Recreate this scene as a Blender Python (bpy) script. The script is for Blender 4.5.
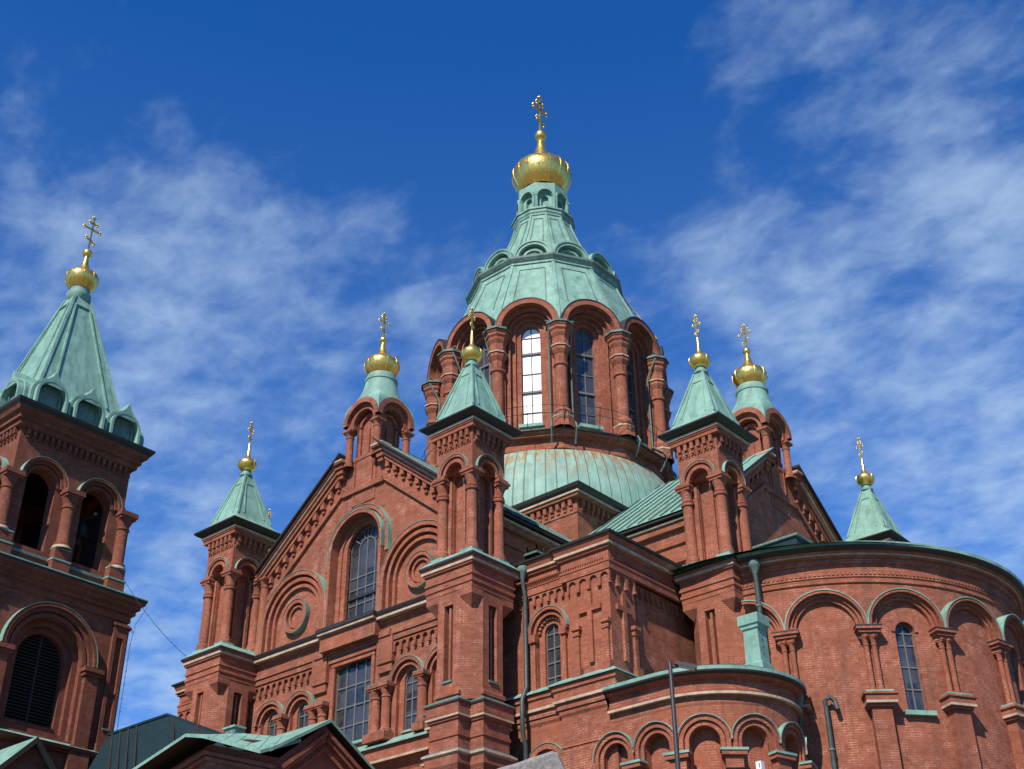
import bpy, math, random
from mathutils import Vector, Matrix
R = math.radians
PI = math.pi
random.seed(7)
for o in list(bpy.data.objects): bpy.data.objects.remove(o)
sc = bpy.context.scene
col = sc.collection

# ------------------------------------------------------------------ camera
cd = bpy.data.cameras.new("camera"); cam = bpy.data.objects.new("camera", cd); col.objects.link(cam)
yaw, pit, rol, foc = -0.7088, 0.5512, -0.0121, 1284.14
fw = Vector((math.sin(yaw)*math.cos(pit), math.cos(yaw)*math.cos(pit), math.sin(pit)))
rt = Vector((math.cos(yaw), -math.sin(yaw), 0)); up = rt.cross(fw)
r2 = rt*math.cos(rol)+up*math.sin(rol); u2 = -rt*math.sin(rol)+up*math.cos(rol)
M = Matrix((r2, u2, -fw)).transposed().to_4x4(); M.translation = Vector((38.0719, -47.4597, 1.6))
cam.matrix_world = M
cd.sensor_fit = 'HORIZONTAL'; cd.sensor_width = 36.0; cd.lens = foc*36/1024
cd.clip_start = 0.1; cd.clip_end = 6000
sc.camera = cam

# ------------------------------------------------------------------ sun, sky
SUN_A, SUN_EL = R(16), R(43)          # degrees east of south, elevation
sdir = Vector((math.sin(SUN_A)*math.cos(SUN_EL), -math.cos(SUN_A)*math.cos(SUN_EL), math.sin(SUN_EL)))
sl = bpy.data.lights.new("sun", 'SUN'); sl.energy = 5.0; sl.angle = R(0.53); sl.color = (1, .93, .82)
so = bpy.data.objects.new("sun", sl); col.objects.link(so)
so.rotation_euler = sdir.to_track_quat('Z', 'Y').to_euler(); so.location = (20, -60, 80)

W = bpy.data.worlds.new("World"); sc.world = W; W.use_nodes = True
wn, wl = W.node_tree.nodes, W.node_tree.links
wn.clear()
def N(nodes, t, **k):
    n = nodes.new(t)
    for a, b in k.items(): setattr(n, a, b)
    return n
out = N(wn, 'ShaderNodeOutputWorld'); bg = N(wn, 'ShaderNodeBackground'); wl.new(bg.outputs[0], out.inputs[0])
sky = N(wn, 'ShaderNodeTexSky', sky_type='NISHITA'); sky.sun_disc = False
sky.sun_elevation = SUN_EL; sky.sun_rotation = PI-SUN_A
sky.air_density = 1.0; sky.dust_density = 0.25; sky.ozone_density = 3.0; sky.altitude = 50
bg.inputs[1].default_value = 0.068
def wmath(op, a, b=None, c=None):
    n = N(wn, 'ShaderNodeMath', operation=op)
    for i, x in enumerate((a, b, c)):
        if x is None: continue
        if hasattr(x, 'links'): wl.new(x, n.inputs[i])
        else: n.inputs[i].default_value = x
    return n.outputs[0]
tc = N(wn, 'ShaderNodeTexCoord')
tint = N(wn, 'ShaderNodeMix', data_type='RGBA', blend_type='MULTIPLY'); tint.inputs[0].default_value = 1
wl.new(sky.outputs[0], tint.inputs[6]); tint.inputs[7].default_value = (0.21, 1.03, 2.10, 1)
sep = N(wn, 'ShaderNodeSeparateXYZ'); wl.new(tc.outputs['Generated'], sep.inputs[0])
zc = wmath('ADD', wmath('MAXIMUM', sep.outputs[2], 0.02), 0.12)
cmb = N(wn, 'ShaderNodeCombineXYZ')                   # the sky flattened on to a cloud layer
wl.new(wmath('DIVIDE', sep.outputs[0], zc), cmb.inputs[0]); wl.new(wmath('DIVIDE', sep.outputs[1], zc), cmb.inputs[1])
def noise(scale, detail, rough, dist=0, vec=None, off=(0, 0, 0), sc3=(1, 1, 1), rot=0):
    mp = N(wn, 'ShaderNodeMapping'); mp.inputs['Location'].default_value = off; mp.inputs['Scale'].default_value = sc3
    mp.inputs['Rotation'].default_value = (0, 0, rot)
    wl.new(vec or cmb.outputs[0], mp.inputs[0])
    n = N(wn, 'ShaderNodeTexNoise'); n.inputs['Scale'].default_value = scale; n.inputs['Detail'].default_value = detail
    n.inputs['Roughness'].default_value = rough; n.inputs['Distortion'].default_value = dist
    wl.new(mp.outputs[0], n.inputs['Vector']); return n.outputs[0]
big = noise(4.2, 4, .5, .3, off=(3.1, 1.7, 0))
fine = noise(12, 8, .58, .25, off=(.4, 5.2, 0), sc3=(1, 1.2, 1), rot=.5)
wisp = noise(34, 6, .6, .2, off=(2, 9, 0), sc3=(1, 1.6, 1), rot=.9)
# banks of cloud: directions where the cloud layer is thick (or open)
CLOUDS = [((-0.179, 0.749, 0.638), 0.1, 0.12), ((-0.206, 0.795, 0.571), 0.07, 0.32), ((-0.245, 0.726, 0.643), 0.05, 0.18), ((-0.332, 0.631, 0.701), 0.05, 0.14), ((-0.279, 0.831, 0.481), 0.14, 0.22), ((-0.348, 0.765, 0.542), 0.12, 0.24), ((-0.629, 0.402, 0.665), 0.07, 0.15), ((-0.663, 0.406, 0.629), 0.06, 0.13), ((-0.643, 0.502, 0.579), 0.13, 0.22), ((-0.736, 0.352, 0.579), 0.14, 0.12), ((-0.724, 0.449, 0.524), 0.14, 0.22), ((-0.586, 0.575, 0.571), 0.08, 0.18), ((-0.778, 0.492, 0.391), 0.1, 0.18), ((-0.731, 0.320, 0.603), 0.05, 0.1), ((-0.404, 0.683, 0.608), 0.09, 0.19), ((-0.793, 0.524, 0.311), 0.08, 0.22), ((-0.447, 0.675, 0.587), 0.08, 0.17), ((-0.325, 0.850, 0.414), 0.08, 0.25), ((-0.239, 0.673, 0.700), 0.07, 0.12), ((-0.514, 0.474, 0.715), 0.2, -0.22), ((-0.400, 0.620, 0.675), 0.12, -0.24), ((-0.671, 0.317, 0.671), 0.13, -0.08), ((-0.308, 0.728, 0.613), 0.05, -0.1), ((-0.692, 0.533, 0.487), 0.07, -0.05), ((-0.282, 0.878, 0.386), 0.05, 0.12)]      # direction, angular size, amount
acc = None
for dv, rad, amp in CLOUDS:
    dn = N(wn, 'ShaderNodeVectorMath', operation='DISTANCE'); wl.new(tc.outputs['Generated'], dn.inputs[0]); dn.inputs[1].default_value = dv
    q = wmath('DIVIDE', dn.outputs['Value'], rad); q = wmath('MULTIPLY', q, q); q = wmath('MULTIPLY', wmath('EXPONENT', wmath('MULTIPLY', q, -1)), amp*.9)
    acc = q if acc is None else wmath('ADD', acc, q)
dens = wmath('ADD', wmath('MULTIPLY', big, .86), wmath('ADD', wmath('MULTIPLY', fine, .72), wmath('MULTIPLY', wisp, .17)))
dens = wmath('ADD', dens, acc)
mr = N(wn, 'ShaderNodeMapRange', interpolation_type='SMOOTHSTEP'); wl.new(dens, mr.inputs[0])
mr.inputs[1].default_value = .90; mr.inputs[2].default_value = 1.56; mr.inputs[3].default_value = 0; mr.inputs[4].default_value = .66
lo = N(wn, 'ShaderNodeMapRange'); wl.new(sep.outputs[2], lo.inputs[0])      # thin veil, thicker towards the horizon
for i_, v_ in enumerate((.72, .15, .0, .17)): lo.inputs[i_+1].default_value = v_
cov = wmath('MINIMUM', wmath('ADD', mr.outputs[0], lo.outputs[0]), .85)
cm = N(wn, 'ShaderNodeMix', data_type='RGBA'); wl.new(cov, cm.inputs[0]); wl.new(tint.outputs[2], cm.inputs[6])
cm.inputs[7].default_value = (6.4, 8.6, 11.4, 1)
wl.new(cm.outputs[2], bg.inputs[0])

sc.view_settings.view_transform = 'Standard'; sc.view_settings.look = 'None'
sc.view_settings.exposure = 0.24; sc.view_settings.gamma = 1.0; sc.view_settings.use_curve_mapping = False
sc.render.engine = 'CYCLES'

# ------------------------------------------------------------------ materials
MAT = {}
def mat(name):
    m = bpy.data.materials.new(name); m.use_nodes = True
    n, l = m.node_tree.nodes, m.node_tree.links
    MAT[name] = m
    return m, n, l, n['Principled BSDF']
def mixc(n, l, fac, a, b, mode='MIX'):
    x = N(n, 'ShaderNodeMix', data_type='RGBA', blend_type=mode)
    for i, v in ((0, fac), (6, a), (7, b)):
        if hasattr(v, 'links'): l.new(v, x.inputs[i])
        elif i == 0: x.inputs[0].default_value = v
        else: x.inputs[i].default_value = (*v, 1)
    return x.outputs[2]
def nz(n, l, scale, detail=5, rough=.6, vec=None, sc3=None):
    t = N(n, 'ShaderNodeTexNoise'); t.inputs['Scale'].default_value = scale; t.inputs['Detail'].default_value = detail
    t.inputs['Roughness'].default_value = rough
    if vec is None: vec = N(n, 'ShaderNodeNewGeometry').outputs['Position']
    if sc3:
        mp = N(n, 'ShaderNodeMapping'); mp.inputs['Scale'].default_value = sc3; l.new(vec, mp.inputs[0]); vec = mp.outputs[0]
    l.new(vec, t.inputs['Vector']); return t.outputs[0]
def rng(n, l, v, a, b, c=0, d=1):
    x = N(n, 'ShaderNodeMapRange'); l.new(v, x.inputs[0])
    for i, k in enumerate((a, b, c, d)): x.inputs[i+1].default_value = k
    return x.outputs[0]
def bump(n, l, b, h, strength, dist):
    x = N(n, 'ShaderNodeBump'); x.inputs['Strength'].default_value = strength; x.inputs['Distance'].default_value = dist
    l.new(h, x.inputs['Height']); l.new(x.outputs[0], b.inputs['Normal'])
def brickmat(name, ca, cb, mortar, stain=.35, fleck=.55):
    m, n, l, b = mat(name)
    uv = N(n, 'ShaderNodeUVMap')
    t = N(n, 'ShaderNodeTexBrick'); l.new(uv.outputs[0], t.inputs['Vector'])
    t.inputs['Scale'].default_value = 1; t.inputs['Brick Width'].default_value = .27; t.inputs['Row Height'].default_value = .085
    t.inputs['Mortar Size'].default_value = .011; t.inputs['Mortar Smooth'].default_value = .2; t.inputs['Bias'].default_value = -.15
    t.inputs['Color1'].default_value = (*ca, 1); t.inputs['Color2'].default_value = (*cb, 1)
    fl = nz(n, l, 1.7, 6, .7)
    mc = mixc(n, l, rng(n, l, fl, .47, .62), tuple(x*.42 for x in mortar), mortar)
    l.new(mc, t.inputs['Mortar'])
    # second brick grid, coarser, for odd pale and dark bricks
    t2 = N(n, 'ShaderNodeTexBrick'); l.new(uv.outputs[0], t2.inputs['Vector'])
    t2.inputs['Scale'].default_value = 1; t2.inputs['Brick Width'].default_value = .27; t2.inputs['Row Height'].default_value = .085
    t2.inputs['Mortar Size'].default_value = 0; t2.inputs['Bias'].default_value = 0
    t2.inputs['Color1'].default_value = (.38, .37, .38, 1); t2.inputs['Color2'].default_value = (1.5, 1.52, 1.5, 1); t2.inputs['Mortar'].default_value = (1, 1, 1, 1)
    c = mixc(n, l, .66, t.outputs[0], t2.outputs[0], 'MULTIPLY')
    st = nz(n, l, .55, 7, .65)
    c = mixc(n, l, rng(n, l, st, .38, .68, 0, stain), c, (.09, .04, .028))
    run = nz(n, l, 1.0, 5, .6, sc3=(2.2, 2.2, .22))
    c = mixc(n, l, rng(n, l, run, .52, .74, 0, .55), c, (.10, .05, .036))
    l.new(c, b.inputs['Base Color']); b.inputs['Roughness'].default_value = .9
    b.inputs['Specular IOR Level'].default_value = .2
    tone = nz(n, l, .23, 4, .6)
    c = mixc(n, l, rng(n, l, tone, .42, .64, .0, .28), c, (.36, .105, .05))
    eff = nz(n, l, .9, 6, .7, sc3=(1.3, 1.3, .5)); c = mixc(n, l, rng(n, l, eff, .62, .78, 0, .26), c, (.44, .27, .19))
    gr = nz(n, l, 7, 6, .75); c = mixc(n, l, rng(n, l, gr, .48, .74, 0, .32), c, (.07, .025, .016)); l.new(c, b.inputs['Base Color'])
    bump(n, l, b, t.outputs[1], -.7, .014)
brickmat('brick', (.43, .112, .055), (.22, .053, .028), (.46, .29, .205))
brickmat('brick_shaded', (.26, .062, .034), (.14, .036, .021), (.28, .17, .12), .45)  # bell tower brick, darker colour standing in for shade on its walls
def coppermat(name, seam=0, rust=False, base=(.23, .405, .315), dark=(.075, .165, .125)):
    m, n, l, b = mat(name)
    a = nz(n, l, 1.3, 8, .68); c = mixc(n, l, rng(n, l, a, .35, .68), base, tuple(x*.62 for x in base))
    s = nz(n, l, 1.0, 6, .65, sc3=(3.0, 3.0, .3)); c = mixc(n, l, rng(n, l, s, .47, .72, 0, .75), c, dark)
    g = nz(n, l, 9, 4, .6); c = mixc(n, l, rng(n, l, g, .52, .75, 0, .4), c, (.36, .46, .40))
    if seam:
        uv = N(n, 'ShaderNodeUVMap'); sx = N(n, 'ShaderNodeSeparateXYZ'); l.new(uv.outputs[0], sx.inputs[0])
        d = N(n, 'ShaderNodeMath', operation='DIVIDE'); l.new(sx.outputs[0], d.inputs[0]); d.inputs[1].default_value = seam
        f = N(n, 'ShaderNodeMath', operation='FRACT'); l.new(d.outputs[0], f.inputs[0])
        pp = N(n, 'ShaderNodeMath', operation='PINGPONG'); l.new(f.outputs[0], pp.inputs[0]); pp.inputs[1].default_value = .5
        line = rng(n, l, pp.outputs[0], .0, .07, 1, 0)
        c = mixc(n, l, rng(n, l, line, 0, 1, 0, .62), c, (.07, .17, .14))
        fl = N(n, 'ShaderNodeMath', operation='FLOOR'); l.new(d.outputs[0], fl.inputs[0])
        wn_ = N(n, 'ShaderNodeTexWhiteNoise', noise_dimensions='1D'); l.new(fl.outputs[0], wn_.inputs['W'])
        c = mixc(n, l, rng(n, l, wn_.outputs[0], 0, 1, 0, .28), c, (.14, .33, .27))
        bump(n, l, b, line, .8, .05)
    if rust:
        p = N(n, 'ShaderNodeNewGeometry').outputs['Position']; sz = N(n, 'ShaderNodeSeparateXYZ'); l.new(p, sz.inputs[0])
        r = nz(n, l, 1.0, 5, .6, sc3=(3.2, 3.2, .10))
        top = rng(n, l, sz.outputs[2], 29.3, 31.2)
        k = N(n, 'ShaderNodeMath', operation='MULTIPLY'); l.new(rng(n, l, r, .44, .58), k.inputs[0]); l.new(top, k.inputs[1])
        c = mixc(n, l, k.outputs[0], c, (.30, .17, .07))
    l.new(c, b.inputs['Base Color']); b.inputs['Roughness'].default_value = .62; b.inputs['Specular IOR Level'].default_value = .3
coppermat('copper'); coppermat('copper_seam', .5); coppermat('copper_dome', .55, True, (.28, .435, .345), (.11, .21, .16))
coppermat('copper_old', 0, False, (.135, .20, .17), (.05, .085, .07))
def plain(name, c, rough=.6, metal=0, spec=.4, var=.25, scale=3):
    m, n, l, b = mat(name)
    a = nz(n, l, scale, 6, .65)
    l.new(mixc(n, l, rng(n, l, a, .35, .7, 0, 1), c, tuple(x*(1-var) for x in c)), b.inputs['Base Color'])
    b.inputs['Roughness'].default_value = rough; b.inputs['Metallic'].default_value = metal; b.inputs['Specular IOR Level'].default_value = spec
    return m, n, l, b
_, n, l, b = plain('gold', (1.0, .63, .15), .25, .92, .5, .15, 5)
l.new(rng(n, l, nz(n, l, 7, 5, .6), .35, .7, .22, .42), b.inputs['Roughness'])
plain('eave_metal', (.035, .026, .022), .55); plain('dark_metal', (.012, .03, .033), .5, spec=.3)
plain('cream_stone', (.53, .385, .27), .8, var=.5); plain('frame_paint', (.15, .14, .135), .6); plain('iron', (.03, .032, .036), .5)
plain('pipe_metal', (.06, .078, .072), .5, var=.5, scale=6); plain('granite', (.27, .245, .225), .9, var=.6, scale=9); plain('white_plastic', (.8, .8, .78), .4); plain('bronze', (.06, .065, .055), .4, .8)
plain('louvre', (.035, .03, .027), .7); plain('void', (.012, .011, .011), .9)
m, n, l, b = mat('glass')
uv = N(n, 'ShaderNodeUVMap'); sx = N(n, 'ShaderNodeVectorMath', operation='MULTIPLY'); l.new(uv.outputs[0], sx.inputs[0]); sx.inputs[1].default_value = (1.95, 1.3, 1)
sf = N(n, 'ShaderNodeVectorMath', operation='FLOOR'); l.new(sx.outputs[0], sf.inputs[0]); wn2 = N(n, 'ShaderNodeTexWhiteNoise', noise_dimensions='2D'); l.new(sf.outputs[0], wn2.inputs[0])
c = mixc(n, l, wn2.outputs[0], (.012, .015, .018), (.05, .052, .056)); c = mixc(n, l, rng(n, l, nz(n, l, 2.2, 4, .6), .4, .7, 0, .4), c, (.09, .09, .09))
l.new(c, b.inputs['Base Color']); l.new(rng(n, l, wn2.outputs[0], 0, 1, .06, .32), b.inputs['Roughness']); b.inputs['Specular IOR Level'].default_value = .8
nm = N(n, 'ShaderNodeNewGeometry'); wj = N(n, 'ShaderNodeVectorMath', operation='SUBTRACT'); l.new(wn2.outputs[1], wj.inputs[0]); wj.inputs[1].default_value = (.5, .5, .5)
wk = N(n, 'ShaderNodeVectorMath', operation='SCALE'); l.new(wj.outputs[0], wk.inputs[0]); wk.inputs['Scale'].default_value = .10
wa = N(n, 'ShaderNodeVectorMath', operation='ADD'); l.new(nm.outputs['Normal'], wa.inputs[0]); l.new(wk.outputs[0], wa.inputs[1]); wz = N(n, 'ShaderNodeVectorMath', operation='NORMALIZE'); l.new(wa.outputs[0], wz.inputs[0]); l.new(wz.outputs[0], b.inputs['Normal'])
plain('glare_white', (.93, .93, .92), .35, 0, .8, .03)  # sun glare in a drum window, put into the pane colour
m, n, l, b = mat('hill_ground')
a = nz(n, l, .3, 9, .7); g = nz(n, l, 2.2, 8, .7)
c = mixc(n, l, rng(n, l, a, .45, .55), (.17, .155, .14), (.06, .085, .03)); c = mixc(n, l, rng(n, l, g, .4, .7, 0, .5), c, (.10, .09, .07))
l.new(c, b.inputs['Base Color']); b.inputs['Roughness'].default_value = .95; bump(n, l, b, g, .6, .2)

# ------------------------------------------------------------------ mesh builder
class MB:
    def __init__(s, F=None, br='brick'): s.br = br; s.v = []; s.f = []; s.m = []; s.sm = []; s.uv = []; s.F = F
    def face(s, pts, m='brick', sm=False, F=None, uv=None):
        F = F or s.F; i = len(s.v); m = s.br if m == 'brick' else m
        s.v += [tuple(F(*p)) if F else tuple(p) for p in pts]
        s.f.append(tuple(range(i, i+len(pts)))); s.m.append(m); s.sm.append(sm); s.uv.append(uv)
    def box(s, u0, u1, v0, v1, z0, z1, m='brick', F=None, top=None):
        P = lambda a, b, c: ((u0, u1)[a], (v0, v1)[b], (z0, z1)[c])
        for q, mm in (((0,1,0),(1,1,0),(1,1,1),(0,1,1)), m), (((0,0,0),(0,0,1),(1,0,1),(1,0,0)), m), (((0,0,0),(0,1,0),(0,1,1),(0,0,1)), m), \
                     (((1,0,0),(1,0,1),(1,1,1),(1,1,0)), m), (((0,0,1),(0,1,1),(1,1,1),(1,0,1)), top or m), (((0,0,0),(1,0,0),(1,1,0),(0,1,0)), m):
            s.face([P(*k) for k in q], mm, F=F)
    def bar(s, p0, p1, w, h, m, upv=(0, 0, 1)):
        p0, p1 = Vector(p0), Vector(p1); d = (p1-p0).normalized(); a = d.cross(Vector(upv))
        if a.length < 1e-4: a = d.cross(Vector((1, 0, 0)))
        a.normalize(); b = a.cross(d); a *= w/2; b *= h/2
        q = [[p+a*i+b*j for i, j in ((-1,-1),(1,-1),(1,1),(-1,1))] for p in (p0, p1)]
        for k in range(4): s.face([q[0][k], q[0][(k+1) % 4], q[1][(k+1) % 4], q[1][k]], m)
        s.face(q[0][::-1], m); s.face(q[1], m)
    def tube(s, pts, r, m, n=8):
        pts = [Vector(p) for p in pts]; rings = []
        for i, p in enumerate(pts):
            d = (pts[min(i+1, len(pts)-1)]-pts[max(i-1, 0)]).normalized(); a = d.cross(Vector((.3, .9, .2))).normalized(); b = d.cross(a)
            rr = r[i] if isinstance(r, (list, tuple)) else r
            rings.append([p+(a*math.cos(2*PI*k/n)+b*math.sin(2*PI*k/n))*rr for k in range(n)])
        for i in range(len(rings)-1):
            for k in range(n): s.face([rings[i][k], rings[i][(k+1) % n], rings[i+1][(k+1) % n], rings[i+1][k]], m, True)
        s.face(rings[0], m); s.face(rings[-1][::-1], m)
    def lathe(s, c, prof, n=24, ph=0, m='brick', sm=True, a0=0, a1=2*PI, uvr=0):
        full = abs(a1-a0-2*PI) < 1e-6
        for i in range(len(prof)-1):
            (ra, za), (rb, zb) = prof[i][:2], prof[i+1][:2]; mm = prof[i][2] if len(prof[i]) > 2 else m
            for k in range(n):
                t0, t1 = ph+a0+(a1-a0)*k/n, ph+a0+(a1-a0)*(k+1)/n
                P = lambda r, t, z: (c[0]+r*math.cos(t), c[1]+r*math.sin(t), z)
                uv = [(t0*uvr, za), (t1*uvr, za), (t1*uvr, zb), (t0*uvr, zb)] if uvr else None
                if ra < 1e-5: s.face([P(ra, t0, za), P(rb, t1, zb), P(rb, t0, zb)], mm, sm)
                elif rb < 1e-5: s.face([P(ra, t0, za), P(ra, t1, za), P(rb, t0, zb)], mm, sm)
                else: s.face([P(ra, t0, za), P(ra, t1, za), P(rb, t1, zb), P(rb, t0, zb)], mm, sm, uv=uv)
    def sweep(s, path, prof, closed=True, m='brick', F=None):
        n = len(path); offs = []
        for i in range(n):
            p = Vector(path[i]).to_2d()
            a = Vector(path[i-1]).to_2d() if (closed or i > 0) else None
            b = Vector(path[(i+1) % n]).to_2d() if (closed or i < n-1) else None
            na = nb = None
            if a is not None: d = (p-a).normalized(); na = Vector((d.y, -d.x))
            if b is not None: d = (b-p).normalized(); nb = Vector((d.y, -d.x))
            if na is None: o = nb
            elif nb is None: o = na
            else:
                o = (na+nb); o = o/max(.15, (1+na.dot(nb)))
            offs.append((p, o))
        for j in range(len(prof)-1):
            (oa, za), (ob, zb) = prof[j][:2], prof[j+1][:2]; mm = prof[j][2] if len(prof[j]) > 2 else m
            for i in range(n if closed else n-1):
                p, q = offs[i], offs[(i+1) % n]
                s.face([(*(p[0]+p[1]*oa), za), (*(q[0]+q[1]*oa), za), (*(q[0]+q[1]*ob), zb), (*(p[0]+p[1]*ob), zb)], mm, F=F)
        if not closed:
            for k in (0, n-1):
                p = offs[k]; s.face([(*(p[0]+p[1]*a[0]), a[1]) for a in prof], m, F=F)
    def hooded(s, n, prof, zs, ro, c=(0, 0), m='copper', c0=1e9, c1=2e9, ph=-PI/2, ns=18, nr=9):
        """n-sided roof whose lower edge follows the round hoods of the arches below"""
        def rad(z):
            for (ra, za), (rb, zb) in zip(prof[:-1], prof[1:]):
                if z <= zb: return ra+(rb-ra)*max(0, (z-za)/(zb-za))
            return prof[-1][0]
        zt = prof[-1][1]; tn = math.tan(PI/n)
        def P(k, f, t):
            zb = zs+math.sqrt(max(0, ro*ro*(1-f*f)))-.03; z = zb+(zt-zb)*t; r = rad(z); w = min(1, max(0, (z-c0)/(c1-c0)))
            a = f*PI/n; x = r*(1-w)+r*math.cos(a)*w; y = f*r*tn*(1-w)+r*math.sin(a)*w; X, Y = rot2((x, y), ph+2*PI*k/n); return (c[0]+X, c[1]+Y, z)
        fs = [-math.cos(PI*i/ns) for i in range(ns+1)]
        for k in range(n):
            for f0, f1 in zip(fs[:-1], fs[1:]):
                for j in range(nr): s.face([P(k, f0, j/nr), P(k, f1, j/nr), P(k, f1, (j+1)/nr), P(k, f0, (j+1)/nr)], m, True)
    # --- things on a wall, given as (u along the wall, v outwards, z)
    def ring(s, uc, zs, ri, ro, v0, v1, m='brick', top=None, n=18, leg=0, a0=0, a1=PI, F=None, lip=.016, mi=None, tl=0, groin=None):
        A = [a0+(a1-a0)*i/n for i in range(n+1)]
        P = lambda r, a, v: (uc+r*math.cos(a), v, zs+r*math.sin(a))
        for a, b in zip(A[:-1], A[1:]):
            s.face([P(ri, a, v1), P(ro, a, v1), P(ro, b, v1), P(ri, b, v1)], m, F=F)
            if groin:
                G = lambda r, q: max(v0, abs(r*math.cos(q))-groin)
                s.face([P(ro, a, v1), P(ro, a, G(ro, a)), P(ro, b, G(ro, b)), P(ro, b, v1)], top or m, F=F); s.face([P(ri, a, G(ri, a)), P(ri, a, v1), P(ri, b, v1), P(ri, b, G(ri, b))], mi or m, F=F)
                continue
            s.face([P(ro, a, v1), P(ro, a, v0), P(ro, b, v0), P(ro, b, v1)], top or m, F=F)
            s.face([P(ri, a, v0), P(ri, a, v1), P(ri, b, v1), P(ri, b, v0)], mi or m, F=F)
            if top:
                q = ro+lip
                s.face([P(ro, a, v1+.03), P(q, a, v1+.03), P(q, b, v1+.03), P(ro, b, v1+.03)], top, F=F); s.face([P(q, a, v1+.03), P(q, a, v0), P(q, b, v0), P(q, b, v1+.03)], top, F=F)
                s.face([P(ro, a, v1), P(ro, a, v1+.03), P(ro, b, v1+.03), P(ro, b, v1)], top, F=F)
        if tl:
            for sg in (1, -1): s.box(*sorted((uc+sg*ro, uc+sg*(ro+lip))), v0, v1+.03, zs-tl, zs, top, F)
        if leg:
            for sg in (1, -1):
                x0, x1 = sorted((uc+sg*ri, uc+sg*ro)); s.box(x0, x1, v0, v1, zs-leg, zs, m, F=F)
        elif abs(a1-a0) < 6 and not groin:
            for a in (a0, a1): s.face([P(ri, a, v0), P(ro, a, v0), P(ro, a, v1), P(ri, a, v1)], m, F=F)
    def hole_edges(s, h):
        uc, hw, zb, zs, kind = h
        def top(u):
            t = max(0, 1-((u-uc)/hw)**2)
            return zs+(hw*math.sqrt(t) if kind in ('arch', 'round') else (.16*hw*t if kind == 'seg' else 0))
        def bot(u):
            t = max(0, 1-((u-uc)/hw)**2); return zs-hw*math.sqrt(t) if kind == 'round' else zb
        return top, bot
    def hole_us(s, h, n=14):
        uc, hw, kind = h[0], h[1], h[4]
        return [uc-hw*math.cos(PI*i/n) for i in range(n+1)] if kind != 'flat' else [uc-hw, uc+hw]
    def panel(s, u0, u1, z0, z1, holes=(), v=0, m='brick', du=0, F=None, depth=0, rm=None):
        zt = z1 if callable(z1) else (lambda u: z1)
        us = {u0, u1}
        if callable(z1): us |= {(u0+u1)/2, -1.3125, 1.3125} & {x for x in ((u0+u1)/2, -1.3125, 1.3125) if u0 < x < u1}
        for h in holes: us |= {u for u in s.hole_us(h) if u0 <= u <= u1}
        if du:
            k = max(1, int((u1-u0)/du)); us |= {u0+(u1-u0)*i/k for i in range(k+1)}
        us = sorted(us)
        for a, b in zip(us[:-1], us[1:]):
            if b-a < 1e-5: continue
            mid = (a+b)/2; hs = sorted([h for h in holes if h[0]-h[1] < mid < h[0]+h[1]], key=lambda h: h[3])
            za = zb_ = z0
            for h in hs:
                T, B = s.hole_edges(h)
                if B(a) > za+1e-5 or B(b) > zb_+1e-5: s.face([(a, v, za), (b, v, zb_), (b, v, B(b)), (a, v, B(a))], m, F=F)
                za, zb_ = T(a), T(b)
            s.face([(a, v, za), (b, v, zb_), (b, v, zt(b)), (a, v, zt(a))], m, F=F)
        if depth:
            for h in holes: s.reveal(h, v, v-depth, rm or m, F)
    def reveal(s, h, v0, v1, m='brick', F=None, sill=True):
        T, B = s.hole_edges(h); us = s.hole_us(h)
        for a, b in zip(us[:-1], us[1:]):
            s.face([(a, v0, T(a)), (b, v0, T(b)), (b, v1, T(b)), (a, v1, T(a))], m, F=F)
            if sill: s.face([(a, v0, B(a)), (a, v1, B(a)), (b, v1, B(b)), (b, v0, B(b))], m, F=F)
        if h[4] != 'round':
            for u in (h[0]-h[1], h[0]+h[1]): s.face([(u, v0, h[2]), (u, v1, h[2]), (u, v1, h[3]), (u, v0, h[3])], m, F=F)
    def fill(s, h, v, m, F=None):
        T, B = s.hole_edges(h); us = s.hole_us(h)
        for a, b in zip(us[:-1], us[1:]): s.face([(a, v, B(a)), (b, v, B(b)), (b, v, T(b)), (a, v, T(a))], m, F=F)
    def lombard(s, u0, u1, n, zt, h, v, F=None, m='brick', du=0, v0=0):
        w = (u1-u0)/n; r = w*.34; zs = zt-h*.42-r*.3; holes = [(u0+w*(i+.5), r, zt-h, zs, 'arch') for i in range(n)]
        s.panel(u0, u1, zt-h, zt, holes, v, m, F=F, du=du)
        for hh in holes: s.reveal(hh, v, v0, m, F, sill=False)
        for i in range(n+1):
            u = u0+w*i; a, b = max(u0, u-w*.16), min(u1, u+w*.16)
            s.box(a, b, v0, v+.03, zt-h-.10, zt-h, m, F=F)
    def dentils(s, u0, u1, n, z0, z1, v, F=None, m='brick', fill=.5):
        w = (u1-u0)/n
        for i in range(n):
            u = u0+w*(i+.5); s.box(u-w*fill/2, u+w*fill/2, 0, v, z0+(z1-z0)*.35, z1, m, F=F); s.box(u-w*fill*.4, u+w*fill*.4, 0, v*.55, z0, z0+(z1-z0)*.35, m, F=F)
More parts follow.
